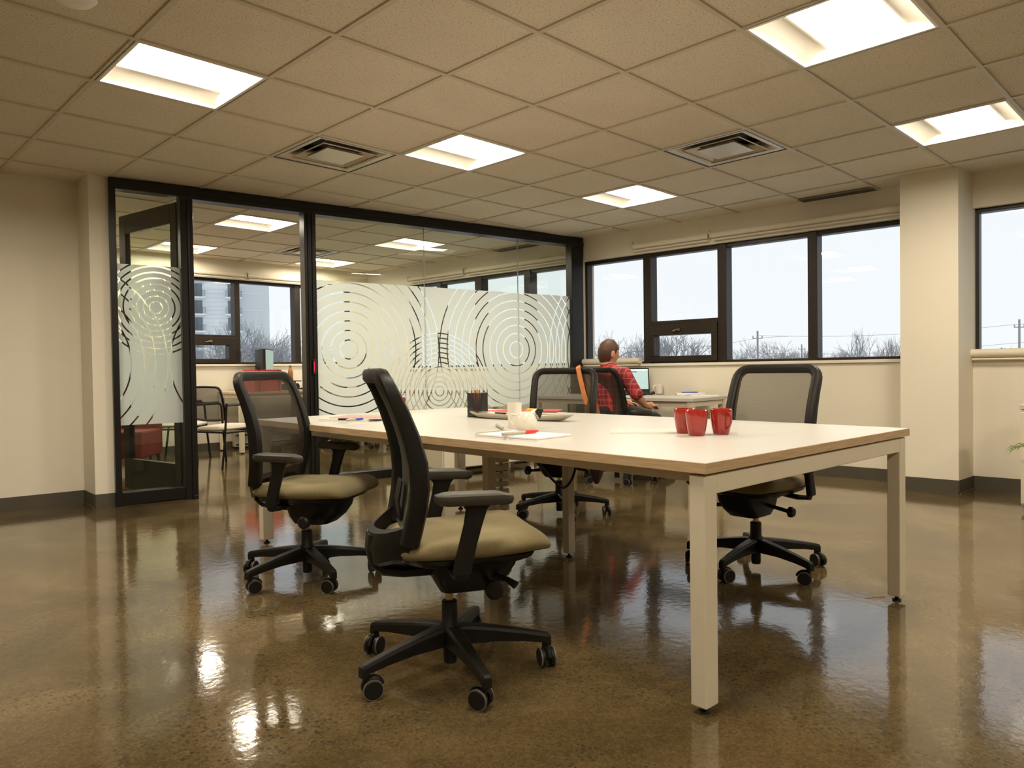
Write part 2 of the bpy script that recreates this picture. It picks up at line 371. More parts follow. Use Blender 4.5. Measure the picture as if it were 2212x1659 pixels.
def dup(o, loc=None, rz=None, label=None, group=None, parent=None):
    c = o.copy(); C.objects.link(c)
    if parent is not None: c.parent = parent
    if loc is not None: c.location = loc
    if rz is not None: c.rotation_euler = (0, 0, rz)
    if label: c['label'] = label
    if group: c['group'] = group
    for ch in list(o.children): dup(ch, parent=c)
    return c
def V(x, y, z=0.): return Vector((x, y, z))
def frame(ox, oy, ang):            # local frame: x along the wall, y into the far side
    return Matrix.Translation((ox, oy, 0)) @ Matrix.Rotation(ang, 4, 'Z')
CEIL = 2.392

# ------------------------------------------------------------------ shell
tag(MB().box(-3.6, 7.4, -5.2, 9.6, -.12, 0).build('floor', floorm), kind='structure', label='polished brown concrete floor')
GX, GY, G = .761*1.434, 2.342*1.434, .6096
lights = [(0, 0), (3, 0), (6, 0), (3, -4), (6, -4), (0, -4), (-2, 1), (-3, -4), (0, -8), (3, -8), (6, -8), (-3, -8),  # the unseen off-grid light is added to brighten the left wall
          (3, 5), (6, 5), (3, 8), (6, 8), (0, 8)]
lights_pos = {}
vents = [(2, 1), (5, -2), (5, 7)]
holes = set(vents)
def cell(i, j):
    dy = -.38*G if j == 8 and (i, j) in lights else 0
    return GX+G*i, GY+G*j+dy
cb = MB()
for i in range(-8, 11):
    for j in range(-15, 11):
        x, y = GX+G*i, GY+G*j
        if (i, j) in holes or ((i, j) in lights): continue
        cb.add([(x, y, CEIL+.008), (x+G, y, CEIL+.008), (x+G, y+G, CEIL+.008), (x, y+G, CEIL+.008)], [(0, 3, 2, 1)])
tag(cb.build('ceiling', tile), kind='structure', label='speckled mineral tile ceiling')
tb = MB()
for i in range(-8, 12): tb.box(GX+G*i-.012, GX+G*i+.012, GY-15*G, GY+11*G, CEIL, CEIL+.02)
for j in range(-15, 12): tb.box(GX-8*G, GX+11*G, GY+G*j-.012, GY+G*j+.012, CEIL-.001, CEIL+.019)
tag(tb.build('trim_1', ceilsteel), kind='structure', label='suspended ceiling T-bar grid')

WT = .22   # outer wall thickness
WF = frame(6.43, 1.5, math.atan2(1, -.0486))       # local x = t along the window wall, local -y = outdoors
def wall_local(F, name, pieces, mat=paint, bevel=0.):
    b = MB()
    for (t0, t1, z0, z1) in pieces: b.box(t0, t1, -WT, 0, z0, z1, F)
    return tag(b.build(name, mat), kind='structure')
SILL, HEAD = 1.00, 2.14
wall_local(WF, 'wall_right', [(-6.9, 8.2, 0, SILL), (-6.9, 8.2, HEAD, 2.7), (3.685, 3.80, SILL, HEAD), (-.02, .36, SILL, HEAD), (-6.9, -3.3, SILL, HEAD), (6.66, 8.2, SILL, HEAD)])
# sills
for k, (a, b_) in enumerate([(.36, 3.685), (-3.3, -.02), (3.80, 6.66)]):
    tag(MB().box(a, b_, -.1, .022, SILL-.022, SILL+.004, WF).build('trim_%d' % (k+2), paint, bevel=.003), kind='structure')
# column beside the windows
cx0 = 6.10; sk = -.0486
MB().prism([(6.097, 1.497), (6.50, 1.477), (6.48, 1.867), (6.079, 1.885)], 'z', 0, 2.6).build('wall_column', paint, kind='structure', label='cream square column between the windows')
# back-room rear wall with window opening
BY = 9.1
bw = MB()
for (x0, x1, z0, z1) in [(-2.0, 3.42, 0, 2.6), (3.42, 5.80, 0, 1.075), (3.42, 5.80, 2.16, 2.6), (5.80, 6.6, 0, 2.6)]: bw.box(x0, x1, BY, BY+WT, z0, z1)
tag(bw.build('wall_back', paint), kind='structure')
tag(MB().box(3.42, 5.80, BY-.02, BY+.1, 1.053, 1.08).build('trim_5', paint, bevel=.003), kind='structure')
tag(MB().box(-2.0, -1.8, 6.6, BY, 0, 2.6).build('wall_far_left', paint), kind='structure')
# left wall with the stub that carries the partition
lw = MB(); lw.prism([(1.57, 6.16), (1.60, 6.40), (-3.4, 6.95), (-3.4, 6.66)], 'z', 0, 2.6)
lw.prism([(1.559, 5.848), (1.690, 5.834), (1.715, 6.03), (1.57, 6.19)], 'z', 0, 2.6)
tag(lw.build('wall_left', paint), kind='structure')
tag(MB().box(-3.4, -3.2, -4.8, 6.8, 0, 2.6).build('wall_near_left', paint), kind='structure')
tag(MB().box(-3.4, 7.2, -5.0, -4.8, 0, 2.6).build('wall_behind_camera', paint), kind='structure')
# rubber baseboards: face plus a small toe
def base_run(name, pts, inward):
    b = MB()
    for (p, q) in zip(pts[:-1], pts[1:]):
        p = Vector((*p, 0)); q = Vector((*q, 0)); d = (q-p).normalized(); n = Vector((-d.y, d.x, 0))*inward
        for (t, h) in ((.006, .10), (.016, .008)):
            b.add([p, q, q+n*t, p+n*t, p+V(0, 0, h), q+V(0, 0, h), q+n*t+V(0, 0, h), p+n*t+V(0, 0, h)], [(0, 1, 2, 3), (4, 7, 6, 5), (0, 4, 5, 1), (1, 5, 6, 2), (2, 6, 7, 3), (3, 7, 4, 0)])
    return tag(b.build(name, rubber), kind='structure')
wl = lambda t: tuple((WF @ V(t, 0))[:2])
base_run('baseboard_right', [wl(3.70), wl(.37), (6.079, 1.885), (6.097, 1.497), wl(-.02), wl(-6)], -1)
base_run('baseboard_left', [(1.690, 5.834), (1.559, 5.848), (1.57, 6.16), (-3.2, 6.64)], -1 if False else 1)
base_run('baseboard_back', [(6.05, BY), (-1.8, BY)], 1)

# ------------------------------------------------------------------ windows
def pane(parent, name, a, b_, z0, z1, y, M, mat=glass_win, t=.006, rot=True):
    return MB().box(a, b_, y-t/2, y+t/2, z0, z1).build(name, mat, parent)
def window(name, F, x0, x1, z0, z1, mull, casements, label, head=.04, sd=.03):
    w = thing(name, label, None, kind='structure'); w.matrix_world = F
    fr = MB(); y0, y1 = -.15, -.055
    fr.box(x0, x1, y0, y1, z1-head, z1); fr.box(x0, x1, y0, y1, z0, z0+.028)
    fr.box(x0, x0+sd, y0, y1, z0, z1); fr.box(x1-sd, x1, y0, y1, z0, z1)
    fr.build('window_frame', bronze, w, bevel=.004)
    edges = [(x0, x0+sd)]+mull+[(x1-sd, x1)]
    for a, b_ in mull: MB().box(a, b_, y0-.02, y1+.012, z0, z1).build('mullion', bronze, w, bevel=.004)
    for k in range(len(edges)-1):
        a, b_ = edges[k][1], edges[k+1][0]
        cs = [c for c in casements if a-.01 <= c[0] <= b_]
        if not cs:
            pane(w, 'pane', a-.005, b_+.005, z0+.02, z1-head+.005, -.10, F); continue
        _, zt, g0, g1, q0, q1, hx = cs[0]
        MB().box(a, b_, y0, y1+.01, zt-.02, zt+.02).build('transom', bronze, w, bevel=.003)
        pane(w, 'pane', a-.005, b_+.005, zt, z1-head+.005, -.10, F)
        c = MB(); cy0, cy1 = y0, y1+.03
        c.box(a, b_, cy0, cy1, z0+.02, q0); c.box(a, b_, cy0, cy1, q1, zt-.015); c.box(a, g0, cy0, cy1, q0, q1); c.box(g1, b_, cy0, cy1, q0, q1)
        s = c.build('casement_sash', bronze, w, bevel=.006)
        pane(s, 'pane', g0, g1, q0, q1, -.09, F)
        h = MB(); yh = cy1
        h.tube([(hx+.045, yh+.012, q1+.04), (hx+.015, yh+.022, q1+.042), (hx, yh+.024, q1+.052), (hx-.03, yh+.02, q1+.05)], [.007, .007, .008, .009], 8); h.box(hx-.04, hx-.015, yh, yh+.02, q1+.038, q1+.062)
        h.build('window_handle', brass, s, smooth=True)
    return w
window('window_1', WF, .36, 3.685, SILL, HEAD, [(1.16, 1.243), (2.01, 2.10), (2.84, 2.93)], [(2.12, 1.415, 2.164, 2.802, 1.077, 1.287, 2.53)], 'dark bronze window band above the far desk')
window('window_2', WF, -3.3, -.02, SILL+.0, HEAD+.01, [(-.95, -.86), (-1.75, -1.67), (-2.55, -2.47)], [], 'dark bronze window right of the column')
window('window_3', WF, 3.80, 6.66, SILL, HEAD, [(4.48, 4.58), (5.295, 5.41), (6.05, 6.13)], [], 'dark bronze window band inside the glass office')
BF = frame(0, BY, 0) @ Matrix.Rotation(PI, 4, 'Z')    # local +y faces the room, x mirrored
window('window_4', BF, -5.80, -3.42, 1.078, 2.165, [(-5.01, -4.925), (-4.158, -4.09)], [(-4.05, 1.43, -4.0, -3.50, 1.148, 1.32, -3.74)], 'dark bronze window in the rear wall of the glass office')
# small sensors and blind brackets
def blind(name, F, a, b_, z, lab, r=.028, end=True, y=.035):
    o = thing(name, lab, 'roller blind', group=None); o.matrix_world = F @ Matrix.Translation((a, y, z)); w = b_-a
    m = MB(); m.tube([(0, 0, 0), (w, 0, 0)], r, 20); m.box(0, w, -.03, .012, -.004, r*1.0)
    m.build('cassette', blindm, o, smooth=True)
    MB().tube([(.01, .012, -.045), (w-.01, .012, -.045)], .008, 10).build('bottom_bar', blindm, o, smooth=True)
    for q in (-.008, w):
        MB().box(q, q+.008, -.034, .034, -.03, .034).build('end_cap', blindm, o, bevel=.004)
    return o
blind('roller_blind', WF, 2.15, 2.99, 2.215, 'rolled-up ivory blind above the window with the small hopper')
blind('roller_blind', WF, .42, 2.12, 2.215, 'longest rolled-up ivory blind, above the two wide panes beside the column')
blind('roller_blind', WF, 2.93, 3.66, 1.035, 'ivory blind roll resting on the sill behind the seated person', r=.03)
blind('roller_blind', WF, -1.6, -.01, 1.035, 'ivory blind roll resting on the sill right of the column', r=.032)
blind('roller_blind', WF, 5.52, 6.6, 2.215, 'rolled-up ivory blind nearest the rear corner inside the glass office')
blind('roller_blind', WF, 3.86, 5.47, 2.215, 'rolled-up ivory blind inside the glass office beside the partition')
blind('roller_blind', BF, -4.2, -3.40, 2.215, 'rolled-up ivory blind on the rear wall above the apartment view')
blind('roller_blind', BF, -5.86, -4.24, 2.215, 'rolled-up ivory blind on the rear wall above the bare trees')
for (F, t, z, lab) in ((WF, 3.70, 2.185, 'small grey clip in the corner beside the glass partition'), (WF, 0.0, 2.21, 'small grey clip above the window right of the column')):
    o = MB().box(-.012, .012, 0, .03, -.03, .03).lathe([(.001, -.01), (.012, -.008), (.012, .008), (.001, .01)], 12, Matrix.Translation((0, .035, .012)) @ Matrix.Rotation(PI/2, 4, 'Y')).build('blind_bracket', greyp, bevel=.003)
    o.matrix_world = F @ Matrix.Translation((t, 0, z)); tag(o, lab, 'bracket')
for (F, t) in ((WF, 3.0), (WF, 2.135), (WF, 5.49), (BF, -4.22)):
    o = MB().tube([(0, .03, .035), (.006, .05, .02), (-.004, .05, -.01), (.008, .035, -.03)], .006, 6).build('blind_hook', brass, smooth=True); o.matrix_world = F @ Matrix.Translation((t, 0, 2.225))
    tag(o, {3.0: 'brass hook at the left end of the blind above the hopper window', 2.135: 'brass hook between the two rolled blinds of the front window band', 5.49: 'brass hook between the blinds seen above the frosted glass', -4.22: 'brass hook between the two blinds on the rear office wall'}[t], 'hook')

# ------------------------------------------------------------------ glass partition
PA = math.atan2(-.141, 1); PF = frame(1.66, 5.838, PA)
part = thing('wall_partition', 'black-framed glass partition with frosted ring film', None, kind='structure'); part.matrix_world = PF
PL = 4.62
def pbox(name, a, b_, z0, z1, y0=-.05, y1=.05, mat=darkmetal, parent=part, bevel=.004): return MB().box(a, b_, y0, y1, z0, z1).build(name, mat, parent, bevel=bevel)
pbox('header', .024, PL, 2.31, CEIL); pbox('header_lip', .5, PL, 2.297, 2.333, -.062, .062)
pbox('post', .024, .066, 0, 2.33); pbox('post', .498, .59, 0, 2.32, -.055, .055); pbox('post', 1.468, 1.569, 0, 2.32, -.055, .055); pbox('post', 4.453, PL-.0, 0, 2.32)
for a in (.555, 1.500, 1.537): MB().cyl(V(a, -.058, .0), V(a, -.058, 2.31), .010, 10).build('post_bead', darkmetal, part, smooth=True)
pbox('bottom_rail', .066, .498, .012, .10); pbox('bottom_rail', 1.569, 4.453, 0.0, .075)
pbox('threshold_foot', .55, .585, 0, .03, -.075, -.055)
def pglass(a, b_, z0, z1): return MB().box(a, b_, -.005, .005, z0, z1).build('glass_pane', glass_in, part)
pglass(.066, .498, .10, 2.31)
for a, b_ in ((1.569, 2.643), (2.647, 3.750), (3.754, 4.453)): pglass(a, b_, .075, 2.30)
for a in (2.645, 3.752): MB().box(a-.002, a+.002, -.0055, .0055, .075, 2.30).build('glass_joint', greyp, part)
rings = [(1.872, 1.157, .0836, 1, 11), (3.719, 1.166, .0836, 1, 11), (2.793, .764, .046, 1, 12), (5.25, 1.14, .0836, 9, 13), (.0, .72, .0836, 10, 11)]
f1 = film_mat('frosted_film_long', rings)
f2 = film_mat('frosted_film_left', [(.326, 1.463, .044, 1, 8), (-.35, 1.05, .0836, 6, 9), (1.0, 1.05, .0836, 7, 7)])
MB().add([(1.569, -.0062, .59), (4.453, -.0062, .59), (4.453, -.0062, 1.751), (1.569, -.0062, 1.751)], [(0, 1, 2, 3)]).build('frosted_film', f1, part)
MB().add([(.066, -.0062, .59), (.498, -.0062, .59), (.498, -.0062, 1.775), (.066, -.0062, 1.775)], [(0, 1, 2, 3)]).build('frosted_film', f2, part)
lk = MB().box(1.515, 1.560, -.078, -.055, .94, 1.07).build('lock_plate', black, part, bevel=.004)
MB().box(1.523, 1.529, -.0795, -.077, .965, 1.05).build('lock_light', ledm, lk)
# open door leaf, hinged at the second post and swung into the office
D0 = PF @ V(.51, .06); DA = math.radians(100)
door = thing('door_1', 'open black-framed glass door swung into the office', None, kind='structure'); door.matrix_world = frame(D0.x, D0.y, DA)
DL = .86
for a, b_, z0, z1, n in ((0, .085, .01, 2.285, 'stile'), (DL-.10, DL, .01, 2.285, 'stile'), (.085, DL-.10, 2.13, 2.285, 'top_rail'), (.085, DL-.10, .01, .26, 'bottom_rail')):
    MB().box(a, b_, -.022, .022, z0, z1).build(n, darkmetal, door, bevel=.003)
MB().box(.085, DL-.10, -.004, .004, .26, 2.13).build('glass_pane', glass_in, door)
f3 = film_mat('frosted_film_door', [(.95, 1.05, .0836, 4, 10), (.35, 1.5, .0836, 1, 4)])
MB().add([(.085, .0055, .62), (DL-.10, .0055, .62), (DL-.10, .0055, 1.72), (.085, .0055, 1.72)], [(0, 1, 2, 3)]).build('frosted_film', f3, door)
hh = MB()
for z in (.5, 1.15, 1.9): hh.cyl(V(-.012, -.0, z-.05), V(-.012, -.0, z+.05), .011, 10)
hh.build('hinge', darkmetal, door, smooth=True)
MB().tube([(DL-.05, -.022, .85), (DL-.05, -.07, .85), (DL-.05, -.07, 1.15), (DL-.05, -.022, 1.15)], .011, 10).build('door_handle', darkmetal, door, smooth=True)

# ------------------------------------------------------------------ ceiling fixtures
def make_light(loc, label, group):
    o = thing('ceiling_light', label, 'light', loc, group=group)
    h = G/2-.012
    b = MB()                                       # housing rim + arched reflectors either side of the lamp, running along x
    for sgn in (-1, 1):
        pts = []
        for k in range(9):
            t = k/8; y = h-(h-.155)*t; z = .012+.040*math.sin(t*PI/2)
            pts.append((y*sgn, z))
        b.sheet([[(-h, y, z), (h, y, z)] for y, z in pts])
    for sgn in (-1, 1):                              # end plates, gently arched
        pts = []
        for k in range(5):
            t = k/4; pts.append([(sgn*(h-.03*math.sin(t*PI/2)), y, .004+.052*t) for y in np.linspace(-h, h, 7)])
        b.sheet(pts)
    b.build('reflector', reflector, o, smooth=True)
    MB().add([(-h+.02, -.16, .050), (h-.02, -.16, .050), (h-.02, .16, .050), (-h+.02, .16, .050)], [(0, 3, 2, 1)]).build('lamp_diffuser', lampm, o)
    fr = MB()
    fr.box(-h-.012, h+.012, -h-.012, h+.012, .105, .115); fr.box(-h-.012, -h-.006, -h-.012, h+.012, .0, .11); fr.box(h+.006, h+.012, -h-.012, h+.012, 0, .11)
    fr.box(-h, h, -h-.012, -h-.006, 0, .11); fr.box(-h, h, h+.006, h+.012, 0, .11)
    fr.box(-h, h, -h-.0, -h+.012, .0, .008); fr.box(-h, h, h-.012, h, .0, .008); fr.box(-h, -h+.012, -h, h, 0, .008); fr.box(h-.012, h, -h, h, 0, .008)
    fr.build('light_frame', reflector, o)
    return o
LB = {(0, 0): 'recessed square ceiling light, the leftmost in the front room', (3, 0): 'recessed ceiling light in the middle of the front room, right of the left vent',
      (6, 0): 'small-looking recessed ceiling light in front of the partition\'s far end', (3, -4): 'largest-looking recessed ceiling light at the top right edge of the view',
      (6, -4): 'recessed ceiling light near the column at the right edge of the view', (3, 5): 'recessed ceiling light inside the office, seen above the doorway',
      (6, 5): 'recessed ceiling light inside the office, seen over the frosted glass joint', (3, 8): 'recessed ceiling light farthest left inside the office, behind the door post',
      (6, 8): 'recessed ceiling light inside the office just right of the door jamb', (5.9, 8.9): ''}
first = None
for (i, j) in lights:
    x, y = GX+G*i+G/2, GY+G*j+G/2
    lab = LB.get((i, j), 'recessed square ceiling light outside the picture'); grp = 'recessed ceiling lights'
    if first is None: first = make_light((x, y, CEIL), lab, grp)
    else: dup(first, (x, y, CEIL), 0, lab, grp)
def make_vent(loc, label):
    o = thing('ceiling_vent', label, 'vent', loc, group='square ceiling vents'); h = G/2-.012
    def ring(a, b_, z0, z1):
        return [[(sx*a, sy*a, z0) for sx, sy in ((-1, -1), (1, -1), (1, 1), (-1, 1))], [(sx*b_, sy*b_, z1) for sx, sy in ((-1, -1), (1, -1), (1, 1), (-1, 1))]]
    b = MB(); b.loft(ring(h, .245, .002, .006), caps=False); b.loft(ring(.245, .20, .006, .07), caps=False); b.build('outer_frame', ductm, o)
    b = MB(); b.loft(ring(.205, .15, .0, .035), caps=False); b.loft(ring(.205, .20, .0, -.004), caps=False); b.build('louvre_ring', ductm, o)
    b = MB(); b.loft(ring(.135, .125, -.004, .012), caps=True); b.build('centre_plate', ductm, o)
    MB().box(-h, h, -h, h, .10, .11).box(-h, -h+.01, -h, h, .0, .11).box(h-.01, h, -h, h, .0, .11).box(-h, h, -h, -h+.01, .0, .11).box(-h, h, h-.01, h, .0, .11).build('duct_box', ductdark, o)
    for a in (PI/4, 3*PI/4):
        d = V(math.cos(a), math.sin(a)); MB().cyl(d*-.26+V(0, 0, .03), d*.26+V(0, 0, .03), .006, 6).build('cross_bar', ductm, o)
    return o
v0 = make_vent((GX+G*2.5, GY+G*1.5, CEIL), 'square ceiling vent left of the middle ceiling light')
dup(v0, (GX+G*5.5, GY+G*-1.5, CEIL), 0, 'square ceiling vent right of the middle ceiling light, towards the windows')
dup(v0, (GX+G*5.5, GY+G*7.5, CEIL), 0, 'square ceiling vent inside the glass office')
def slot(t, lab):
    o = thing('slot_diffuser', lab, 'vent'); o.matrix_world = WF @ Matrix.Translation((t, 0, CEIL))
    MB().box(-.30, .30, .02, .15, -.006, .004).build('diffuser_face', linear, o, bevel=.002)
    for k in range(3): MB().box(-.29, .29, .035+k*.035, .05+k*.035, -.008, -.0055).build('slot', black, o)
slot(.95, 'long grey slot diffuser in the ceiling beside the column')
slot(4.6, 'long grey slot diffuser in the office ceiling behind the glass')
p = ray(160, -8); p = V(0, 0, HC)+p*((CEIL-HC)/p.z)
MB().lathe([(.001, .004), (.075, .004), (.078, -.004), (.06, -.022), (.03, -.028), (.001, -.03)], 32).build('ceiling_sensor', reflector, loc=(p.x, p.y, CEIL), smooth=True, label='round white ceiling sensor at the top left edge', category='sensor')

# ------------------------------------------------------------------ swivel chairs
def rrect(w, h, r, n=6):           # rounded rectangle polygon
    out = []
    for cx, cy, a0 in ((w-r, h-r, 0), (-w+r, h-r, 90), (-w+r, -h+r, 180), (w-r, -h+r, 270)):
        for k in range(n+1):
            a = math.radians(a0+90*k/n); out.append((cx+r*math.cos(a), cy+r*math.sin(a)))
    return out
BACKP = [(-.150, .455), (-.140, .50), (-.128, .56), (-.122, .62), (-.126, .69), (-.143, .76), (-.168, .83), (-.192, .885), (-.212, .925)]   # side profile of the back (forward, up)
def backf(z):
    for (f0, z0), (f1, z1) in zip(BACKP[:-1], BACKP[1:]):
        if z <= z1: return f0+(f1-f0)*max(0, (z-z0)/(z1-z0))
    f0, z0 = BACKP[-2]; f1, z1 = BACKP[-1]; return f1+(f1-f0)*(z-z1)/(z1-z0)
def back_half(z):                  # half width of the back at a height
    return .178+.030*min(1, max(0, (z-.455)/.16))
def make_swivel(label, group, star=33):
    o = thing('swivel_chair', label, 'chair', group=group)
    # five-star base
    hub = MB().lathe([(.001, .026), (.020, .026), (.022, .04), (.022, .088), (.034, .10), (.036, .125), (.034, .150), (.026, .160), (.025, .222), (.021, .226), (.001, .226)], 24)
    hub.build('base_hub', blackplastic, o, smooth=True)
    MB().lathe([(.001, .215), (.0135, .215), (.0135, .285), (.001, .285)], 20).build('gas_cylinder', chrome, o, smooth=True)
    for k in range(5):
        R = Matrix.Rotation(math.radians(star+72*k), 4, 'Z')
        rg = []
        for x, hw, zt, zb in ((.015, .026, .148, .088), (.06, .025, .146, .088), (.15, .021, .134, .090), (.24, .017, .119, .084), (.300, .0150, .107, .076), (.318, .0145, .103, .062), (.326, .012, .096, .066)):
            rg.append([R @ V(x, y, z) for y, z in ((-hw, zb), (hw, zb), (hw, zt-.010), (hw*.72, zt), (-hw*.72, zt), (-hw, zt-.010))])
        MB().loft(rg).build('base_leg', blackplastic, o, bevel=.002)
        c = thing('caster', None, None); c.parent = o; c.matrix_local = R @ Matrix.Translation((.306, 0, 0)) @ Matrix.Rotation(math.radians(37+61*k), 4, 'Z')
        m = MB().tube([(0, 0, .078), (0, 0, .056), (.012, 0, .045)], [.008, .010, .012], 10); m.cyl(V(.016, -.020, .031), V(.016, .020, .031), .008, 10)
        m.tube([(.016+.031*math.cos(a), 0, .031+.031*math.sin(a)) for a in np.linspace(.2, 2.4, 8)], .0055, 6, flat=(1.6, 1)).build('fork', blackplastic, c, smooth=True)
        for sgn in (-1, 1):
            T = Matrix.Translation((.016, sgn*.017, .031)) @ Matrix.Rotation(PI/2, 4, 'X')
            w = MB().lathe([(.001, -.009), (.026, -.009), (.0295, -.006), (.0295, .006), (.026, .009), (.001, .009)], 24, T); ww = w.build('wheel', blackplastic, c, smooth=True)
            T2 = Matrix.Translation((.016, sgn*.0225, .031)) @ Matrix.Rotation(PI/2, 4, 'X')
            MB().lathe([(.0275, -.0025), (.0305, -.0025), (.0305, .0025), (.0275, .0025)], 24, T2, cap=False).build('tread', greywheel, c, smooth=True)
    # tilt mechanism under the seat
    rg = []
    for z, x0, x1, hw in ((.258, .0, .10, .045), (.266, -.035, .135, .070), (.300, -.055, .175, .085), (.340, -.065, .205, .092), (.375, -.07, .215, .095)):
        cx, hx = (x0+x1)/2, (x1-x0)/2; rg.append([V(cx+a, b, z) for a, b in rrect(hx, hw, min(hx, hw)*.45, 4)])
    MB().loft(rg).build('tilt_mechanism', blackplastic, o, smooth=True)
    MB().cyl(V(.10, -.09, .305), V(.10, -.165, .300), .009, 12).lathe([(.001, -.018), (.024, -.018), (.028, -.008), (.028, .010), (.020, .018), (.001, .018)], 20, Matrix.Translation((.10, -.185, .300)) @ Matrix.Rotation(PI/2, 4, 'X')).build('tension_knob', blackplastic, o, smooth=True)
    MB().tube([(.12, -.08, .318), (.155, -.13, .312), (.175, -.165, .300)], [.006, .006, .009], 8, flat=(1.5, .7)).cyl(V(.05, .09, .320), V(.05, .185, .305), .009, 12).lathe([(.001, -.016), (.018, -.014), (.024, -.004), (.024, .008), (.016, .014), (.001, .014)], 20, Matrix.Translation((.05, .20, .303)) @ Matrix.Rotation(PI/2, 4, 'X')).build('height_lever', blackplastic, o, smooth=True)
    # seat pan and cushion
    pan = MB(); rg = []
    for z, s in ((.372, .80), (.385, .93), (.402, .97)):
        rg.append([V(.045+a*s, b*s, z) for a, b in rrect(.215, .205, .09, 5)])
    pan.loft(rg).build('seat_pan', blackplastic, o, smooth=True)
    rows = [(-.185, .110, .430, .412), (-.176, .165, .450, .400), (-.13, .205, .463, .392), (-.04, .225, .462, .392), (.07, .232, .462, .393), (.17, .234, .470, .396), (.235, .230, .474, .402), (.270, .220, .463, .402), (.294, .200, .440, .402), (.300, .15, .425, .410)]
    rg = []
    for f, hw, zt, zb in rows:
        f -= .010
        zm = (zt+zb)/2; d = .012
        rg.append([V(f, -hw, zm), V(f, -hw*.90, zt-.008+d*.3), V(f, -hw*.55, zt-.002), V(f, 0, zt-.006), V(f, hw*.55, zt-.002), V(f, hw*.90, zt-.008+d*.3), V(f, hw, zm), V(f, hw*.90, zb+.002), V(f, hw*.4, zb), V(f, -hw*.4, zb), V(f, -hw*.90, zb+.002)])
    MB().loft(rg).build('seat', olive, o, sub=2)
    # back frame: one rounded loop of rail
    path = []; w = []
    zs = [.455, .50, .56, .62, .69, .76, .83, .885]
    for z in zs: path.append((backf(z), -back_half(z), z))
    tz = .946; tw = back_half(tz); r = .055
    for k in range(1, 7):
        a = PI/2*k/6; z = .891+r*math.sin(a); path.append((backf(z), -(tw-r+r*math.cos(a)), z))
    for k in range(1, 8):
        t = k/8; y = -(tw-r)+2*(tw-r)*t; path.append((backf(.946)-.004-.012*math.sin(PI*t), y, .946))
    half = path[:len(zs)+6]
    path += [(x, -y, z) for x, y, z in reversed(half)]
    n = len(path)
    fl = []
    for i in range(n):
        top = len(half)-3 <= i <= n-len(half)+2
        fl.append((1.35, .95) if top else (1.75, 1.0))
    # section: across = fore-aft, other = in-plane
    MB().tube(path, .0165, 10, flat=[(1.45, .95) if p[2] > .90 else ((1.7-.25*max(0, (p[2]-.62)/.28)), .95) for p in path], up=None).build('back_frame', blacksoft, o, smooth=True) if False else None
    v = MB(); rings_ = []
    P = [Vector(p) for p in path]
    for i, p in enumerate(P):
        t = (P[min(i+1, n-1)]-P[max(i-1, 0)]).normalized(); fo = V(1, 0, 0)-t*t.x; fo.normalize(); si = t.cross(fo)
        dp = .028 if p.z < .70 else .028-.008*min(1, (p.z-.70)/.2); wd_ = .0205 if p.z > .60 else .0205+.004*(.60-p.z)/.15
        rings_.append([p+fo*a*dp/.02+si*b*wd_/.01 for a, b in ((.02, .005), (.015, .0095), (0, .0108), (-.015, .0095), (-.02, .005), (-.02, -.005), (-.015, -.0095), (0, -.0108), (.015, -.0095), (.02, -.005))])
    v.loft(rings_).build('back_frame', blackplastic, o, smooth=True)
    # mesh
    gr = []
    for k in range(15):
        z = .475+(.942-.475)*k/14; hw = (back_half(z)-.006) if z < .90 else back_half(z)-.012-.0*z; row = []
        for q in range(11):
            u = -1+2*q/10; row.append(V(backf(z)+.010-.022*(1-u*u), u*hw, z))
        gr.append(row)
    MB().sheet(gr).build('back_mesh', meshback, o, smooth=True)
    # lower shell: wraps from the rails round the back to a spine that runs under the seat
    rg = []
    for k in range(13):
        u = -1+2*k/12; a = abs(u); y = u*.183; f = -.140-.100*math.cos(u*PI/2)**.8 if a < 1 else -.140
        zt = .480+.040*a**3; zb = .355+.060*a**1.5
        rg.append([V(f+.006, y, zt), V(f-.012, y, zt-.012), V(f-.022, y, (zt+zb)/2), V(f-.012, y, zb+.008), V(f+.006, y, zb), V(f+.012, y, (zt+zb)/2)])
    MB().loft(rg).build('back_shell', blackplastic, o, smooth=True)
    sp = MB(); rg = []
    for x, z, hw, t in ((-.242, .445, .050, .022), (-.245, .395, .050, .024), (-.232, .358, .048, .022), (-.195, .338, .045, .018), (-.12, .330, .042, .018), (-.03, .328, .042, .018)):
        pass
    pth = [(-.240, .46), (-.246, .41), (-.238, .368), (-.210, .346), (-.15, .336), (-.03, .333)]
    for i, (x, z) in enumerate(pth):
        d = Vector((pth[min(i+1, 5)][0]-pth[max(i-1, 0)][0], 0, pth[min(i+1, 5)][1]-pth[max(i-1, 0)][1])).normalized(); nn = V(-d.z, 0, d.x); c = V(x, 0, z); hw = .052-.0015*i
        rg.append([c+nn*.015+V(0, hw*.8, 0), c+nn*.008+V(0, hw, 0), c-nn*.008+V(0, hw, 0), c-nn*.015+V(0, hw*.8, 0), c-nn*.015-V(0, hw*.8, 0), c-nn*.008-V(0, hw, 0), c+nn*.008-V(0, hw, 0), c+nn*.015-V(0, hw*.8, 0)])
    sp.loft(rg).build('back_spine', blackplastic, o, smooth=True)
    MB().tube([(-.155, .0, .50), (-.162, .0, .56), (-.15, 0, .62)], .010, 8, flat=(4.5, .6), up=(1, 0, 0)).build('lumbar_pad', blackplastic, o, smooth=True)
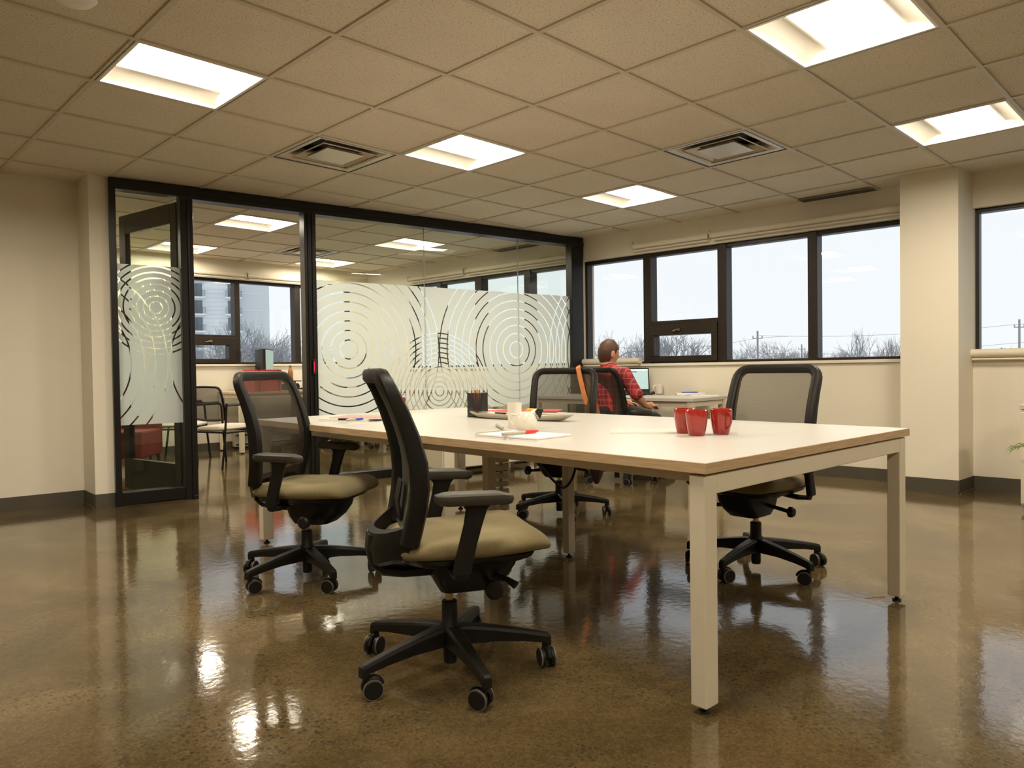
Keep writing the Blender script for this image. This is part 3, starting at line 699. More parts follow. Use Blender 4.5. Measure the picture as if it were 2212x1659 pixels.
    # arms
    for sgn in (-1, 1):
        y = .262*sgn
        rg = []
        for z, f0, f1 in ((.378, -.040, .012), (.40, -.038, .016), (.46, -.022, .030), (.52, -.006, .048), (.560, .000, .062), (.578, -.012, .078)):
            cx, hx = (f0+f1)/2, (f1-f0)/2; rg.append([V(cx+a, y+b, z) for a, b in rrect(hx, .0125, .008, 3)])
        ab = MB().loft(rg)
        ab.tube([(-.014, .11*sgn, .372), (-.014, .20*sgn, .362), (-.014, .255*sgn, .366), (-.014, y, .392)], .011, 8, flat=(2.1, 1.0), up=(0, 0, 1))
        am = ab.build('armrest', blackplastic, o, smooth=True)
        rg = []
        for z, s in ((.578, .84), (.584, .96), (.596, 1.0), (.606, .97), (.611, .82)):
            row = []
            for a, b in rrect(.118, .038, .036, 7):
                row.append(V(.025+a*s, y+b*s*(1-.12*max(0, a)/.118), z-.010*max(0, (a-.03)/.09)**2+.0*a))
            rg.append(row)
        MB().loft(rg).build('arm_pad', blacksoft, am, smooth=True)
    return o
CG = 'mesh-back swivel chairs'
ch1 = make_swivel('nearest swivel chair, black mesh back seen side-on and olive-beige seat, left of the white table', CG, 33+28.5)
ch1.location = (1.49, 1.80, 0); ch1.rotation_euler = (0, 0, math.radians(-28.5))
def rehub(o, star):                # turn the star base only
    d = math.radians(star)
    for ch in o.children:
        if ch.name.split('.')[0] in ('base_leg', 'caster'): ch.matrix_basis = Matrix.Rotation(d, 4, 'Z') @ ch.matrix_basis
def place(c, ang, star, label):
    o = dup(ch1, (c[0], c[1], 0), math.radians(ang), label, CG); rehub(o, (star-ang)-(33+28.5)); return o
place((1.71, 3.10), -60, 45, 'second swivel chair, behind the nearest one, by the table\'s left corner')
ch3 = place((3.60, 3.20), 208, 21, 'swivel chair on the table\'s far side, with a brown bag hung from it')
ch4 = place((3.24, 1.64), 178, 36, 'swivel chair facing the table\'s right side, behind the three red mugs')
ch5 = place((5.02, 3.80), -8, 20, 'swivel chair under the seated person in red plaid')

# ------------------------------------------------------------------ main table
TA = math.radians(-2.3); TF = frame(1.745, 1.025, TA); TT = .700
tab = thing('meeting_table', 'long white conference table with oak edge and white square legs', 'table'); tab.matrix_world = TF
def tbox(mb, *a): return mb.box(*a)
MB().box(0, 1.48, 0, 2.92, TT-.0305, TT-.0005).build('tabletop', oak, tab, bevel=.0012)
MB().box(.0015, 1.4785, .0015, 2.9185, TT-.001, TT).build('laminate_surface', laminate, tab)
fr = MB()
for y0 in (.012, 2.858): fr.box(.072, 1.408, y0, y0+.05, TT-.092, TT-.036)
fr.box(.030, 1.45, 1.435, 1.485, TT-.072, TT-.032)
for x0 in (.10, 1.34): fr.box(x0, x0+.05, .062, 2.858, TT-.072, TT-.036)
fr.build('table_frame', whitemetal, tab, bevel=.003)
for x0, y0 in ((.012, .012), (1.408, .012), (.012, 2.858), (1.408, 2.858)):
    lg = MB().box(x0, x0+.062, y0, y0+.05, .022, TT-.036).build('leg', whitemetal, tab, bevel=.004)
    MB().lathe([(.001, 0), (.016, 0), (.017, .006), (.007, .010), (.006, .024), (.001, .024)], 12, Matrix.Translation((x0+.031, y0+.025, 0))).build('leveling_foot', black, lg, smooth=True)
for x0 in (.455, .985):
    lg = MB().box(x0, x0+.05, 1.435, 1.475, .022, TT-.06).build('leg', whitemetal, tab, bevel=.003)
    MB().lathe([(.001, 0), (.016, 0), (.017, .006), (.007, .010), (.006, .024), (.001, .024)], 12, Matrix.Translation((x0+.025, 1.455, 0))).build('leveling_foot', black, lg, smooth=True)
# vertebra cable spine
cs = thing('cable_spine', 'white segmented cable riser hanging under the middle of the table', 'cable riser'); cs.matrix_world = TF @ Matrix.Translation((.62, 1.53, 0))
for k in range(16):
    z = .055+k*.0385
    if z > .64: break
    MB().loft([[V(a*s, b*s, z+dz) for a, b in rrect(.038, .028, .020, 4)] for dz, s in ((0, .94), (.003, 1), (.022, 1), (.025, .94))]).build('segment', whitemetal, cs, smooth=True)
MB().box(-.006, .006, -.006, .006, .0, .66).lathe([(.001, 0), (.045, 0), (.045, .008), (.03, .03), (.001, .03)], 20).build('core', greyp, cs)
def worldcurve(name, pts, r, mat, label, cat, n=60):
    P = [Vector(p) for p in pts]; out = []
    m = len(P)
    for i in range(m-1):
        p0 = P[max(i-1, 0)]; p1 = P[i]; p2 = P[i+1]; p3 = P[min(i+2, m-1)]
        for k in range(8):
            t = k/8; out.append(.5*((2*p1)+(p2-p0)*t+(2*p0-5*p1+4*p2-p3)*t*t+(3*p1-p0-3*p2+p3)*t**3))
    out.append(P[-1]); c = out[0].copy(); mb = MB().tube([p-c for p in out], r, 8)
    return tag(mb.build(name, mat, loc=c, smooth=True), label, cat)
def T(x, y, z=TT): return TF @ V(x, y, z)
worldcurve('black_cable', [T(.66, 1.47, .64), T(.70, 1.44, .60), T(.74, 1.42, .53), T(.80, 1.41, .465), T(.86, 1.41, .410), T(.925, 1.41, .370), T(.975, 1.41, .390), T(1.01, 1.41, .44), T(1.045, 1.42, .52), T(1.07, 1.42, .615)], .0065, black, 'black power cord sagging under the table beside the cable riser', 'cable')

# ------------------------------------------------------------------ things on the table
def hit(px, py, z):                # the point at height z seen at a picture position: used to read off where things stand
    d = ray(px, py); return V(0, 0, HC)+d*((z-HC)/d.z)
def loft_handle(m, pts, r, flat=(1, 1)): return m.tube(pts, r, 8, flat=flat)
def make_mug(name, label, mat, loc, rz, rt=.041, rb=.030, h=.098, group=None, straight=False):
    o = thing(name, label, 'mug', loc, rz, group)
    if straight: prof = [(rb*.9, 0), (rb, .003), (rt, h-.004), (rt, h), (rt-.003, h), (rb-.004, .008), (.001, .006)]
    else: prof = [(rb*.92, 0), (rb, .003), (rb+.005, h*.25), (rt-.001, h*.62), (rt+.001, h*.86), (rt, h-.002), (rt-.002, h), (rt-.005, h-.002), (rt-.004, h*.62), (rb, h*.2), (.001, .008)]
    MB().lathe([(.001, 0)]+prof, 40, cap=False).build('mug_body', mat, o, smooth=True)
    hp = [V(rt-.003, 0, h*.82), V(rt+.012, 0, h*.86), V(rt+.024, 0, h*.74), V(rt+.024, 0, h*.52), V(rt+.012, 0, h*.32), V(rb+.004, 0, h*.24)]
    P = []
    for i in range(len(hp)-1):
        for k in range(5): P.append(hp[i].lerp(hp[i+1], k/5))
    P.append(hp[-1]); P = [(P[max(i-1, 0)]+P[i]+P[min(i+1, len(P)-1)])/3 for i in range(len(P))]
    MB().tube(P, .0045, 8, flat=(1, 1.5)).build('handle', mat, o, smooth=True)
    return o
VA = math.radians(45.2)            # bearing of the view, to turn handles as the photograph shows them
MG = 'red mugs on the table'
make_mug('red_mug', 'front one of three red mugs at the near end of the white table', redglaze, hit(1505, 941, TT), VA-.2, group=MG)
make_mug('red_mug', 'red mug half hidden behind the front mug, leftmost of three', redglaze, hit(1479, 935.5, TT), VA+.3, group=MG)
make_mug('red_mug', 'red mug with its handle showing, rightmost of three', redglaze, hit(1558, 938, TT), VA-math.radians(162), group=MG)
make_mug('red_mug', 'lone red mug at the table\'s far side, beside the nearest chair back', redglaze, hit(862, 893, TT), VA+2, group=MG)
make_mug('tall_white_mug', 'tall white mug behind the white creamer jug', whiteglaze, hit(1112, 924, TT), VA, rt=.033, rb=.029, h=.112, straight=True)
# creamer with a black beak
jg = thing('creamer_jug', 'round white creamer jug with a black pointed spout', 'jug', hit(1137, 930, TT), VA-PI/2)
MB().lathe([(.001, 0), (.034, 0), (.038, .004), (.046, .022), (.048, .040), (.044, .060), (.034, .074), (.030, .080), (.027, .080), (.030, .072), (.001, .072)], 36, cap=False).build('jug_body', whiteglaze, jg, smooth=True)
MB().tube([(.028, 0, .070), (.044, 0, .080), (.058, 0, .084)], [.016, .013, .010], 10).build('spout', whiteglaze, jg, smooth=True)
MB().prism([(.036, .082), (.050, .096), (.074, .090), (.058, .048)], 'y', -.020, .020).build('beak_cap', black, jg, bevel=.004)
MB().tube([(-.040, 0, .066), (-.062, 0, .070), (-.072, 0, .050), (-.062, 0, .026), (-.042, 0, .022)], .0055, 8).build('handle', whiteglaze, jg, smooth=True)
# notebooks and pens
def box_thing(name, label, cat, mat, M, sx, sy, h, bevel=.001):
    o = MB().box(-sx/2, sx/2, -sy/2, sy/2, 0, h).build(name, mat, bevel=bevel); o.matrix_world = M; return tag(o, label, cat)
def marker(label, p, q, cap, body=greyp, r=.0065, frac=.38, name='marker_pen'):
    p = Vector(p); q = Vector(q); d = q-p; L_ = d.length; o = thing(name, label, 'pen', p); o.rotation_mode = 'QUATERNION'; o.rotation_quaternion = d.to_track_quat('Z', 'Y')
    MB().lathe([(.001, 0), (r*.8, 0), (r, .006), (r, L_*(1-frac)), (.001, L_*(1-frac))], 16).build('barrel', body, o, smooth=True)
    MB().lathe([(.001, L_*(1-frac)), (r*1.12, L_*(1-frac)), (r*1.12, L_*.9), (r*.55, L_), (.001, L_)], 16).build('cap', cap, o, smooth=True)
    return o
A = hit(1029, 945, TT); Bp = hit(1160, 955, TT); Cp = hit(1196, 936, TT)
ux = (Bp-A).normalized(); L1 = (Bp-A).length; vy = V(-ux.y, ux.x, 0); 
nb = thing('spiral_notebook', 'open white spiral notebook at the near edge of the table', 'notebook'); nb.matrix_world = Matrix(((ux.x, vy.x, 0, A.x), (ux.y, vy.y, 0, A.y), (0, 0, 1, TT), (0, 0, 0, 1)))
W1 = .20
MB().box(0, L1, 0, W1, 0, .006).build('pages', paper, nb); MB().box(.0, L1, 0, W1, .006, .0075).build('back_cover', greyp, nb); MB().box(.002, L1-.001, .001, W1-.001, .0075, .014).build('top_pages', paper, nb, bevel=.001)
cl = MB()
for k in range(26):
    y = .006+k*(W1-.012)/25; cl.tube([(.0+.009*math.cos(a)-.002, y, .009+.0085*math.sin(a)) for a in np.linspace(0, 2*PI, 11)[:-1]], .0009, 4, closed=True)
cl.build('spiral_wire', silver, nb, kind='stuff')
marker('marker pen with a red cap lying on the open notebook', hit(1085, 938, TT+.022), hit(1162, 931, TT+.022), redcap)
marker('grey capless marker lying left of the tall white mug', hit(1086, 925, TT+.008), hit(1072, 917, TT+.008), greyp, frac=.3)
A2 = hit(688, 911, TT); B2 = hit(790, 911.5, TT); u2 = (B2-A2).normalized(); v2 = V(-u2.y, u2.x, 0); L2 = (B2-A2).length
def nbm(dx, dy, dz, a=0): return Matrix(((u2.x, v2.x, 0, (A2+u2*dx+v2*dy).x), (u2.y, v2.y, 0, (A2+u2*dx+v2*dy).y), (0, 0, 1, TT+dz), (0, 0, 0, 1))) @ Matrix.Rotation(a, 4, 'Z')
n1 = thing('notebook', 'cream notebook under the pink one at the table\'s left end', 'notebook'); n1.matrix_world = nbm(0, 0, 0)
MB().box(0, L2, 0, .19, 0, .010).build('pages', paper, n1, bevel=.001); MB().box(-.001, L2+.001, -.001, .191, .010, .012).build('cover', ivory, n1)
n2 = thing('notebook', 'pink spiral notebook lying on the cream one', 'notebook'); n2.matrix_world = nbm(.035, .05, .0125, -.06)
MB().box(0, L2+.02, 0, .17, 0, .005).build('pages', paper, n2); MB().box(0, L2+.02, 0, .17, .005, .007).build('cover', pinkpaper, n2)
cl = MB()
for k in range(24):
    x = .008+k*(L2+.004)/23; cl.tube([(x, .17+.007*math.cos(a), .006+.007*math.sin(a)) for a in np.linspace(0, 2*PI, 9)[:-1]], .0008, 4, closed=True)
cl.build('spiral_wire', silver, n2, kind='stuff')
er = tag(MB().loft([[V(x*s, y*s, z) for x, y in rrect(.030, .010, .009, 4)] for z, s in ((0, .96), (.003, 1), (.010, .9))]).build('glasses_case', black, loc=hit(742, 908, TT+.012)-V(0, 0, 0), rz=math.atan2(u2.y, u2.x)), 'small black pouch on the front edge of the cream notebook', 'pouch')
er.location.z = TT+.0125
marker('marker pen with a blue cap lying across the pink notebook', hit(748, 908, TT+.028), hit(784, 904.5, TT+.028), bluecap, frac=.45)
# pen cup of black mesh
pc = thing('pen_cup', 'black wire-mesh pen cup on the far side of the table', 'pen cup', hit(1032, 900, TT), math.radians(8))
m = MB()
for r_, z in ((.0355, .0), (.0355, .105)): pass
w = .043
m.loft([[V(x, y, z) for x, y in rrect(w, w, .008, 3)] for z in (0, .002, .128, .130)], caps=False); m.loft([[V(x, y, z) for x, y in rrect(w*s, w*s, .008, 3)] for z, s in ((.0, .95), (.003, .95))]); m.build('cup_body', mesh_fabric_mat('black_wire_mesh', (.012, .010, .008), .22), pc)
MB().tube([V(x, y, .130) for x, y in rrect(w, w, .008, 3)], .002, 6, closed=True).build('rim', black, pc, smooth=True)
pw = pc.matrix_world
for k, (mat_, dx, dy, h, lab) in enumerate(((redcap, -.022, .015, .130, 'red pencil, leftmost in the mesh pen cup'), (pinkpen, -.012, -.010, .122, 'pink pencil in front in the mesh pen cup'), (pencilwood, -.002, .018, .132, 'wooden pencil at the back of the mesh pen cup'),
        (pinkpen, .004, -.004, .126, 'second pink pencil, mid-cup'), (pencilwood, .008, .010, .134, 'tallest wooden pencil in the mesh pen cup'), (black, .018, -.012, .118, 'black pen standing right in the mesh pen cup'), (pencilwood, .022, .006, .112, 'short wooden pencil right in the mesh pen cup'))):
    p0 = pc.location+V(dx*.6, dy*.6, .004); q0 = pc.location+V(dx*1.35, dy*1.35, h*1.19); d = q0-p0
    o = thing('pencil', lab, 'pencil', p0, group='pencils in the mesh cup'); o.rotation_mode = 'QUATERNION'; o.rotation_quaternion = d.to_track_quat('Z', 'Y')
    MB().lathe([(.001, 0), (.0037, 0), (.0037, d.length*.9), (.001, d.length*.9)], 6).build('shaft', mat_, o); MB().lathe([(.0037, d.length*.9), (.0008, d.length)], 8).build('tip', pencilwood, o)
# oval tray with markers
ta, tb_ = hit(1019, 901, TT), hit(1236, 911, TT); d = tb_-ta
tr = thing('oval_tray', 'long shallow pewter tray holding notes and markers', 'tray', (ta+tb_)/2, math.atan2(d.y, d.x)); La = d.length/2*1.0
rg = []
for z, s, dz in ((.002, .60, 0), (.0, .66, 0), (.006, .84, 0), (.016, .95, 0), (.026, 1.0, 0), (.029, 1.0, 0), (.028, .97, 0), (.018, .92, 0), (.009, .80, 0), (.006, .5, 0)):
    rg.append([V(La*s*math.copysign(abs(math.cos(a))**.8, math.cos(a)), .075*s*math.copysign(abs(math.sin(a))**.8, math.sin(a)), z+.006*abs(math.cos(a))**4*(s > .9)) for a in np.linspace(0, 2*PI, 41)[:-1]])
MB().loft(rg).build('tray_body', silver, tr, smooth=True)
def on_tray(x, y, z): return tr.matrix_world @ V(x, y, z)
bpy.context.view_layer.update()
TM = Matrix.Translation(tr.location) @ Matrix.Rotation(tr.rotation_euler.z, 4, 'Z')
def ontray(x, y, z): return TM @ V(x, y, z)
for k, (x, y, rz_, lab) in enumerate(((-.11, 0, .1, 'pale yellow sticky notes in the tray beside the pen cup'), (-.03, .015, -.2, 'pale yellow sticky notes in the middle of the tray, behind the jug'), (.13, .0, .15, 'pale yellow sticky notes at the tray\'s right end'))):
    o = MB().box(-.036, .036, -.036, .036, 0, .012).build('sticky_notes', stickyn, bevel=.001); o.matrix_world = TM @ Matrix.Translation((x, y, .0125)) @ Matrix.Rotation(rz_, 4, 'Z'); tag(o, lab, 'sticky notes', 'sticky note pads in the tray')
marker('orange-yellow highlighter lying on the tray right of the jug', ontray(.115, .04, .046), ontray(.01, .05, .044), yellow, body=yellow, r=.010, frac=.5, name='highlighter')
marker('dark marker with a green end in the tray', ontray(.13, -.02, .034), ontray(.03, -.035, .034), greencap, body=black, r=.006, frac=.25)
marker('thin red marker with a black cap in the tray', ontray(.05, -.015, .032), ontray(.155, -.03, .033), black, body=redcap, r=.005, frac=.3)
marker('dark pen lying in the tray near the pen cup', ontray(-.15, -.02, .030), ontray(-.06, -.03, .030), black, body=black, r=.0045, frac=.3)
fo = MB().box(-.16, .16, -.11, .11, 0, .003).build('folder', hotpink, bevel=.001); p = hit(1110, 888, TT); fo.matrix_world = Matrix.Translation((p.x, p.y, TT)) @ Matrix.Rotation(math.radians(-32), 4, 'Z'); tag(fo, 'red-pink paper folder behind the tray, left of the tall mug', 'folder')
fo = MB().box(-.13, .13, -.09, .09, 0, .003).box(-.128, .128, -.088, .088, .003, .006).build('folder', hotpink, bevel=.001); p = hit(1165, 889, TT); fo.matrix_world = Matrix.Translation((p.x, p.y, TT+.0035)) @ Matrix.Rotation(math.radians(-60), 4, 'Z'); tag(fo, 'red-pink paper folder behind the tray, right of the tall mug', 'folder')
pp = MB().box(-.10, .10, -.14, .14, 0, .0012).build('paper_sheet', sheetm); p = hit(1392, 931, TT); pp.matrix_world = Matrix.Translation((p.x, p.y, TT+.0002)) @ Matrix.Rotation(math.radians(38), 4, 'Z'); tag(pp, 'blank white sheet lying on the table left of the red mugs', 'paper')

# ------------------------------------------------------------------ far desk by the windows
def simple_desk(name, label, M, L, Wd, H, mat=laminate, edge=oak, legs=True, t=.028):
    o = thing(name, label, 'desk'); o.matrix_world = M
    MB().box(0, L, 0, Wd, H-t, H-.0008).build('desktop', edge, o, bevel=.001); MB().box(.001, L-.001, .001, Wd-.001, H-.001, H).build('laminate_surface', laminate, o)
    f = MB().box(.06, L-.06, .03, .07, H-t-.045, H-t-.004).box(.06, L-.06, Wd-.07, Wd-.03, H-t-.045, H-t-.004).box(.02, .06, .06, Wd-.06, H-t-.045, H-t-.004).box(L-.06, L-.02, .06, Wd-.06, H-t-.045, H-t-.004)
    f.build('desk_frame', whitemetal, o, bevel=.002)
    if legs:
        for x in (.012, L-.062):
            for y in (.012, Wd-.062):
                lg = MB().box(x, x+.05, y, y+.05, .015, H-t-.004).build('leg', whitemetal, o, bevel=.003)
                MB().lathe([(.001, 0), (.015, 0), (.015, .006), (.006, .016), (.001, .016)], 12, Matrix.Translation((x+.025, y+.025, 0))).build('leveling_foot', black, lg)
    return o
DT = .695
DM = Matrix.Translation((5.42, 3.30, 0)) @ Matrix.Rotation(PI/2+.0486, 4, 'Z')     # local x along the window wall, local -y towards the windows
dk = simple_desk('window_desk', 'long white desk under the front room windows, behind the far swivel chair', DM @ Matrix.Translation((0, -.64, 0)), 1.78, .64, DT, edge=laminate)
def dpt(a, b_, z=0): return DM @ V(a, -b_, DT+z)
# monitor-like notebook computer
LX = hit(1369, 852, DT)
lp = thing('laptop', 'open black laptop showing a pale blue-green screen', 'laptop', (LX.x, LX.y, DT), math.radians(-148+180))
lp.rotation_euler = (0, 0, math.radians(222))
# local +x faces the viewer
w_ = .165
MB().box(-.03, .19, -w_, w_, 0, .016).build('base', blackplastic, lp, bevel=.004)
kb = MB()
for r_ in range(5):
    for c_ in range(13): kb.box(.0+.022*r_, .017+.022*r_, -.135+.021*c_, -.118+.021*c_, .016, .0185)
kb.build('keyboard', black, lp, kind='stuff')
LM = Matrix.Translation((-.03, 0, .012)) @ Matrix.Rotation(math.radians(-14), 4, 'Y')
ld = MB().box(-.008, .0, -w_, w_, 0, .262, LM).build('lid', blackplastic, lp, bevel=.004)
MB().box(.0, .001, -w_+.012, w_-.012, .040, .248, LM).build('screen', screenm, ld)
make_mug('white_mug', 'white mug on the window desk beside the laptop', whiteglaze, hit(1424, 851, DT), VA+PI/2+.2, rt=.038, rb=.034, h=.100, straight=True)
ms = MB().loft([[V(x*s, y*s, z) for x, y in rrect(.028, .018, .017, 5)] for z, s in ((0, .9), (.010, 1), (.022, .8), (.027, .4))]).build('computer_mouse', black, loc=tuple(hit(1411, 851.5, DT)), rz=VA, smooth=True); tag(ms, 'small black mouse between the laptop and the white mug', 'mouse')
ms2 = MB().loft([[V(x*s, y*s, z) for x, y in rrect(.045, .028, .024, 5)] for z, s in ((0, .9), (.012, 1), (.028, .8), (.034, .4))]).build('phone_charger', black, loc=tuple(hit(1388, 854, DT)), rz=VA, smooth=True); tag(ms2, 'black rounded gadget in front of the laptop\'s right corner', 'gadget')
p = hit(1490, 853, DT)
pd = MB().box(-.13, .13, -.09, .09, 0, .018).build('notepad', paper, bevel=.002); pd.matrix_world = Matrix.Translation((p.x, p.y, DT)) @ Matrix.Rotation(math.radians(-50), 4, 'Z'); tag(pd, 'white notepad near the right end of the window desk', 'notepad')
marker('blue pen lying on the notepad of the window desk', p+V(-.05, .06, .024), p+V(.07, -.05, .024), bluecap, body=bluecap, r=.005)
pd = MB().box(-.12, .12, -.09, .09, 0, .003).build('paper_sheet', paper); q = hit(1522, 854.5, DT); pd.matrix_world = Matrix.Translation((q.x, q.y, DT)) @ Matrix.Rotation(math.radians(-50), 4, 'Z'); tag(pd, 'loose white sheet at the window desk\'s right corner', 'paper')
worldcurve('laptop_cable', [hit(1400, 851, DT)+V(0, 0, .006), hit(1440, 848.5, DT)+V(0, 0, .006), hit(1455, 846.5, DT)+V(0, 0, .006), hit(1470, 849, DT)+V(0, 0, .006)], .003, black, 'thin black cable running along the window desk', 'cable')

# bag on the far chair
bm = frame(0, 0, 0)
c3 = V(3.60, 3.20); f3_ = V(math.cos(math.radians(208)), math.sin(math.radians(208))); l3 = V(-f3_.y, f3_.x)
def bagp(f, l, z): return c3+f3_*f+l3*l+V(0, 0, z)
bag = thing('shoulder_bag', 'dark brown shoulder bag with a tan strap hanging from the far swivel chair', 'bag', bagp(-.20, .16, 0))
B0 = bag.location
rg = []
for z, hl, hf in ((.17, .018, .018), (.22, .05, .030), (.34, .095, .045), (.46, .115, .050), (.56, .120, .040), (.60, .115, .020)):
    rg.append([bagp(-.27+a*hf/.05, .20+b_*hl/.05*.75, z)-B0 for a, b_ in rrect(.05, .05, .03, 4)])
MB().loft(rg).build('bag_body', brownbag, bag, smooth=True)
sp_ = [(-.26, .225, .60), (-.275, .20, .70), (-.270, .15, .82), (-.255, .11, .92), (-.238, .095, .968), (-.212, .092, .978), (-.186, .098, .962), (-.170, .112, .90), (-.15, .140, .80), (-.13, .172, .70), (-.125, .205, .60)]
MB().tube([bagp(*q)-B0 for q in sp_], .006, 6, flat=(3.0, .6), up=tuple(l3.cross(V(0, 0, 1)))).build('strap', tan, bag, smooth=True)
MB().box(-.03, .03, -.002, .002, -.01, .01, Matrix.Translation(bagp(-.150, .245, .50)-B0) @ Matrix.Rotation(math.radians(298), 4, 'Z')).build('buckle', brass, bag)

# low cabinet against the partition and its reflection partners
lc = thing('low_cabinet', 'low cream cabinet on short legs in front of the partition, seen under the table', 'cabinet'); lc.matrix_world = PF @ Matrix.Translation((2.45, -.60, 0))
MB().box(0, 1.05, 0, .40, .10, .52).build('cabinet_body', whitemetal, lc, bevel=.004)
for x0 in (.01, .53): MB().box(x0, x0+.51, -.016, -.001, .11, .51).build('cabinet_door', whitemetal, lc, bevel=.003)
for x0 in (.02, .98):
    for y0 in (.02, .33): MB().box(x0, x0+.045, y0, y0+.045, .0, .10).build('leg', whitemetal, lc)

# ------------------------------------------------------------------ inside the glass office
OT = .735
od = simple_desk('office_desk', 'white desk with oak edge along the office\'s rear wall', frame(3.80, 8.42, 0), 2.1, .62, OT)
MB().box(.95, 1.35, .03, .55, .02, .62).build('drawer_pedestal', black, od, bevel=.004)
rt = simple_desk('office_return_desk', 'second white office desk behind the frosted glass', frame(5.40, 6.2, 0), .55, 1.35, OT)
def opt(x, y, z=0): return V(x, y, OT+z)
fb = thing('file_box', 'red file box with black corner bands on the office desk', 'file box', opt(4.17, 8.58), .12)
MB().box(-.19, .19, -.13, .13, 0, .265).build('box_body', redbox, fb, bevel=.003)
for x in (-.125, .145): MB().box(x-.007, x+.007, -.1325, .1325, -.0, .268).build('band', black, fb)
for k, (x, y, rz_, lab) in enumerate(((4.27, 8.86, -105, 'left one of two black monitors behind the red file box'), (4.37, 8.82, 232, 'right one of two monitors, its pale screen turned to the room'))):
    mo = thing('monitor', lab, 'monitor', opt(x, y), math.radians(rz_), group='monitors on the office desk')
    MB().lathe([(.001, 0), (.09, 0), (.09, .008), (.02, .015), (.001, .015)], 24).build('stand_foot', black, mo, smooth=True)
    MB().box(-.02, .02, -.03, -.01, .01, .30).build('stand_neck', black, mo)
    sc = MB().box(-.24, .24, -.008, .016, .19, .53).build('screen_housing', black, mo, bevel=.004); MB().box(-.228, .228, .016, .017, .205, .518).build('screen', screen2, sc)
bt = thing('wood_look_bottle', 'wood-brown bottle with a steel cap on the office desk', 'bottle', opt(4.62, 8.72, .125))
MB().lathe([(.001, 0), (.030, 0), (.033, .005), (.033, .10), (.028, .135), (.016, .16), (.015, .172), (.001, .172)], 24).build('bottle_body', walnut, bt, smooth=True)
MB().lathe([(.001, .172), (.017, .172), (.017, .195), (.001, .195)], 24).build('cap', chrome, bt, smooth=True)
bk = thing('black_case', 'black camera-like case under the wood-brown bottle', 'case', opt(4.62, 8.72), .2)
MB().box(-.09, .09, -.07, .07, 0, .085).build('case_body', black, bk, bevel=.015); MB().box(-.11, .11, -.085, .085, .112, .124).build('lid_plate', blackplastic, bk, bevel=.003); MB().cyl(V(.02, -.07, .05), V(.02, -.105, .05), .04, 20).box(-.05, .05, -.04, .04, .085, .112).build('lens', black, bk, smooth=True)
kbd = thing('keyboard', 'black keyboard on a pale tray on the office desk', 'keyboard', opt(4.86, 8.53), .15)
MB().box(-.20, .16, -.10, .10, 0, .012).build('tray', greyp, kbd, bevel=.003); MB().box(-.19, .15, -.075, .075, .013, .030).build('key_block', black, kbd, bevel=.004)
kk = MB()
for r_ in range(4):
    for c_ in range(12): kk.box(-.178+.0265*c_, -.156+.0265*c_, -.066+.033*r_, -.040+.033*r_, .030, .036)
kk.build('keys', greyp, kbd, kind='stuff')
bk2 = MB().box(-.11, .11, -.07, .07, 0, .022).build('paper_block', ivory, bevel=.002); bk2.matrix_world = Matrix.Translation(opt(4.83, 8.36+.14)) @ Matrix.Translation((0, -.06, 0)); bk2.location = opt(4.98, 8.50); tag(bk2, 'cream paper block beside the keyboard on the office desk', 'paper block')
# baseboard heater under the rear windows
ht = thing('baseboard_heater', 'long cream baseboard heater under the office desk', 'heater', (4.0, 9.06, 0))
MB().box(0, 1.9, -.03, .035, .03, .20).build('heater_body', ivory, ht, bevel=.006); MB().box(.02, 1.88, -.034, -.029, .045, .065).box(.02, 1.88, -.034, -.029, .165, .18).build('vent_slot', black, ht)
# guest chairs
def make_guest(loc, rz, label):
    o = thing('guest_chair', label, 'chair', loc, rz, 'office guest chairs')
    for s in (-1, 1):
        MB().tube([(-.26, s*.235, .0), (-.22, s*.235, .30), (-.185, s*.232, .66)], .0115, 8).build('leg', blackplastic, o, smooth=True)
        MB().tube([(.235, s*.235, .0), (.205, s*.235, .30), (.18, s*.235, .615), (.165, s*.235, .635), (.13, s*.235, .642), (-.185, s*.232, .64)], .0115, 8).build('leg', blackplastic, o, smooth=True)
        MB().tube([(-.19, s*.235, .645), (.15, s*.235, .652)], .009, 8, flat=(2.0, 1)).build('arm_pad', blackplastic, o, smooth=True)
    MB().tube([(-.225, -.225, .365), (.18, -.225, .365)], .011, 8).tube([(-.225, .225, .365), (.18, .225, .365)], .011, 8).tube([(.18, -.235, .37), (.18, .235, .37)], .011, 8).tube([(-.22, -.235, .37), (-.22, .235, .37)], .011, 8).build('seat_frame', blackplastic, o, smooth=True)
    rg = []
    for f, hw, zt, zb in ((-.22, .15, .405, .385), (-.205, .195, .425, .375), (-.10, .212, .430, .372), (.08, .215, .435, .374), (.18, .212, .440, .380), (.225, .195, .428, .385), (.235, .16, .412, .395)):
        rg.append([V(f, -hw, (zt+zb)/2), V(f, -hw*.88, zt-.003), V(f, 0, zt), V(f, hw*.88, zt-.003), V(f, hw, (zt+zb)/2), V(f, hw*.88, zb), V(f, -hw*.88, zb)])
    MB().loft(rg).build('seat', ivory, o, sub=2)
    def gb(z): return -.185-.07*max(0, (z-.50)/.33)**1.3
    path = []
    for y, z in [(-.205, .50), (-.215, .60), (-.218, .70), (-.212, .79), (-.195, .815), (-.165, .825), (-.08, .828), (0, .829), (.08, .828), (.165, .825), (.195, .815), (.212, .79), (.218, .70), (.215, .60), (.205, .50), (.10, .488), (0, .485), (-.10, .488)]: path.append((gb(z), y, z))
    MB().tube(path, .013, 8, flat=(1.2, .9), closed=True).build('back_frame', blackplastic, o, smooth=True)
    gr = [[V(gb(z)+.004-.02*(1-(q/4-1)**2), (q/4-1)*.208, z) for q in range(9)] for z in np.linspace(.495, .822, 9)]
    MB().sheet(gr).build('back_mesh', meshback, o, smooth=True)
    return o
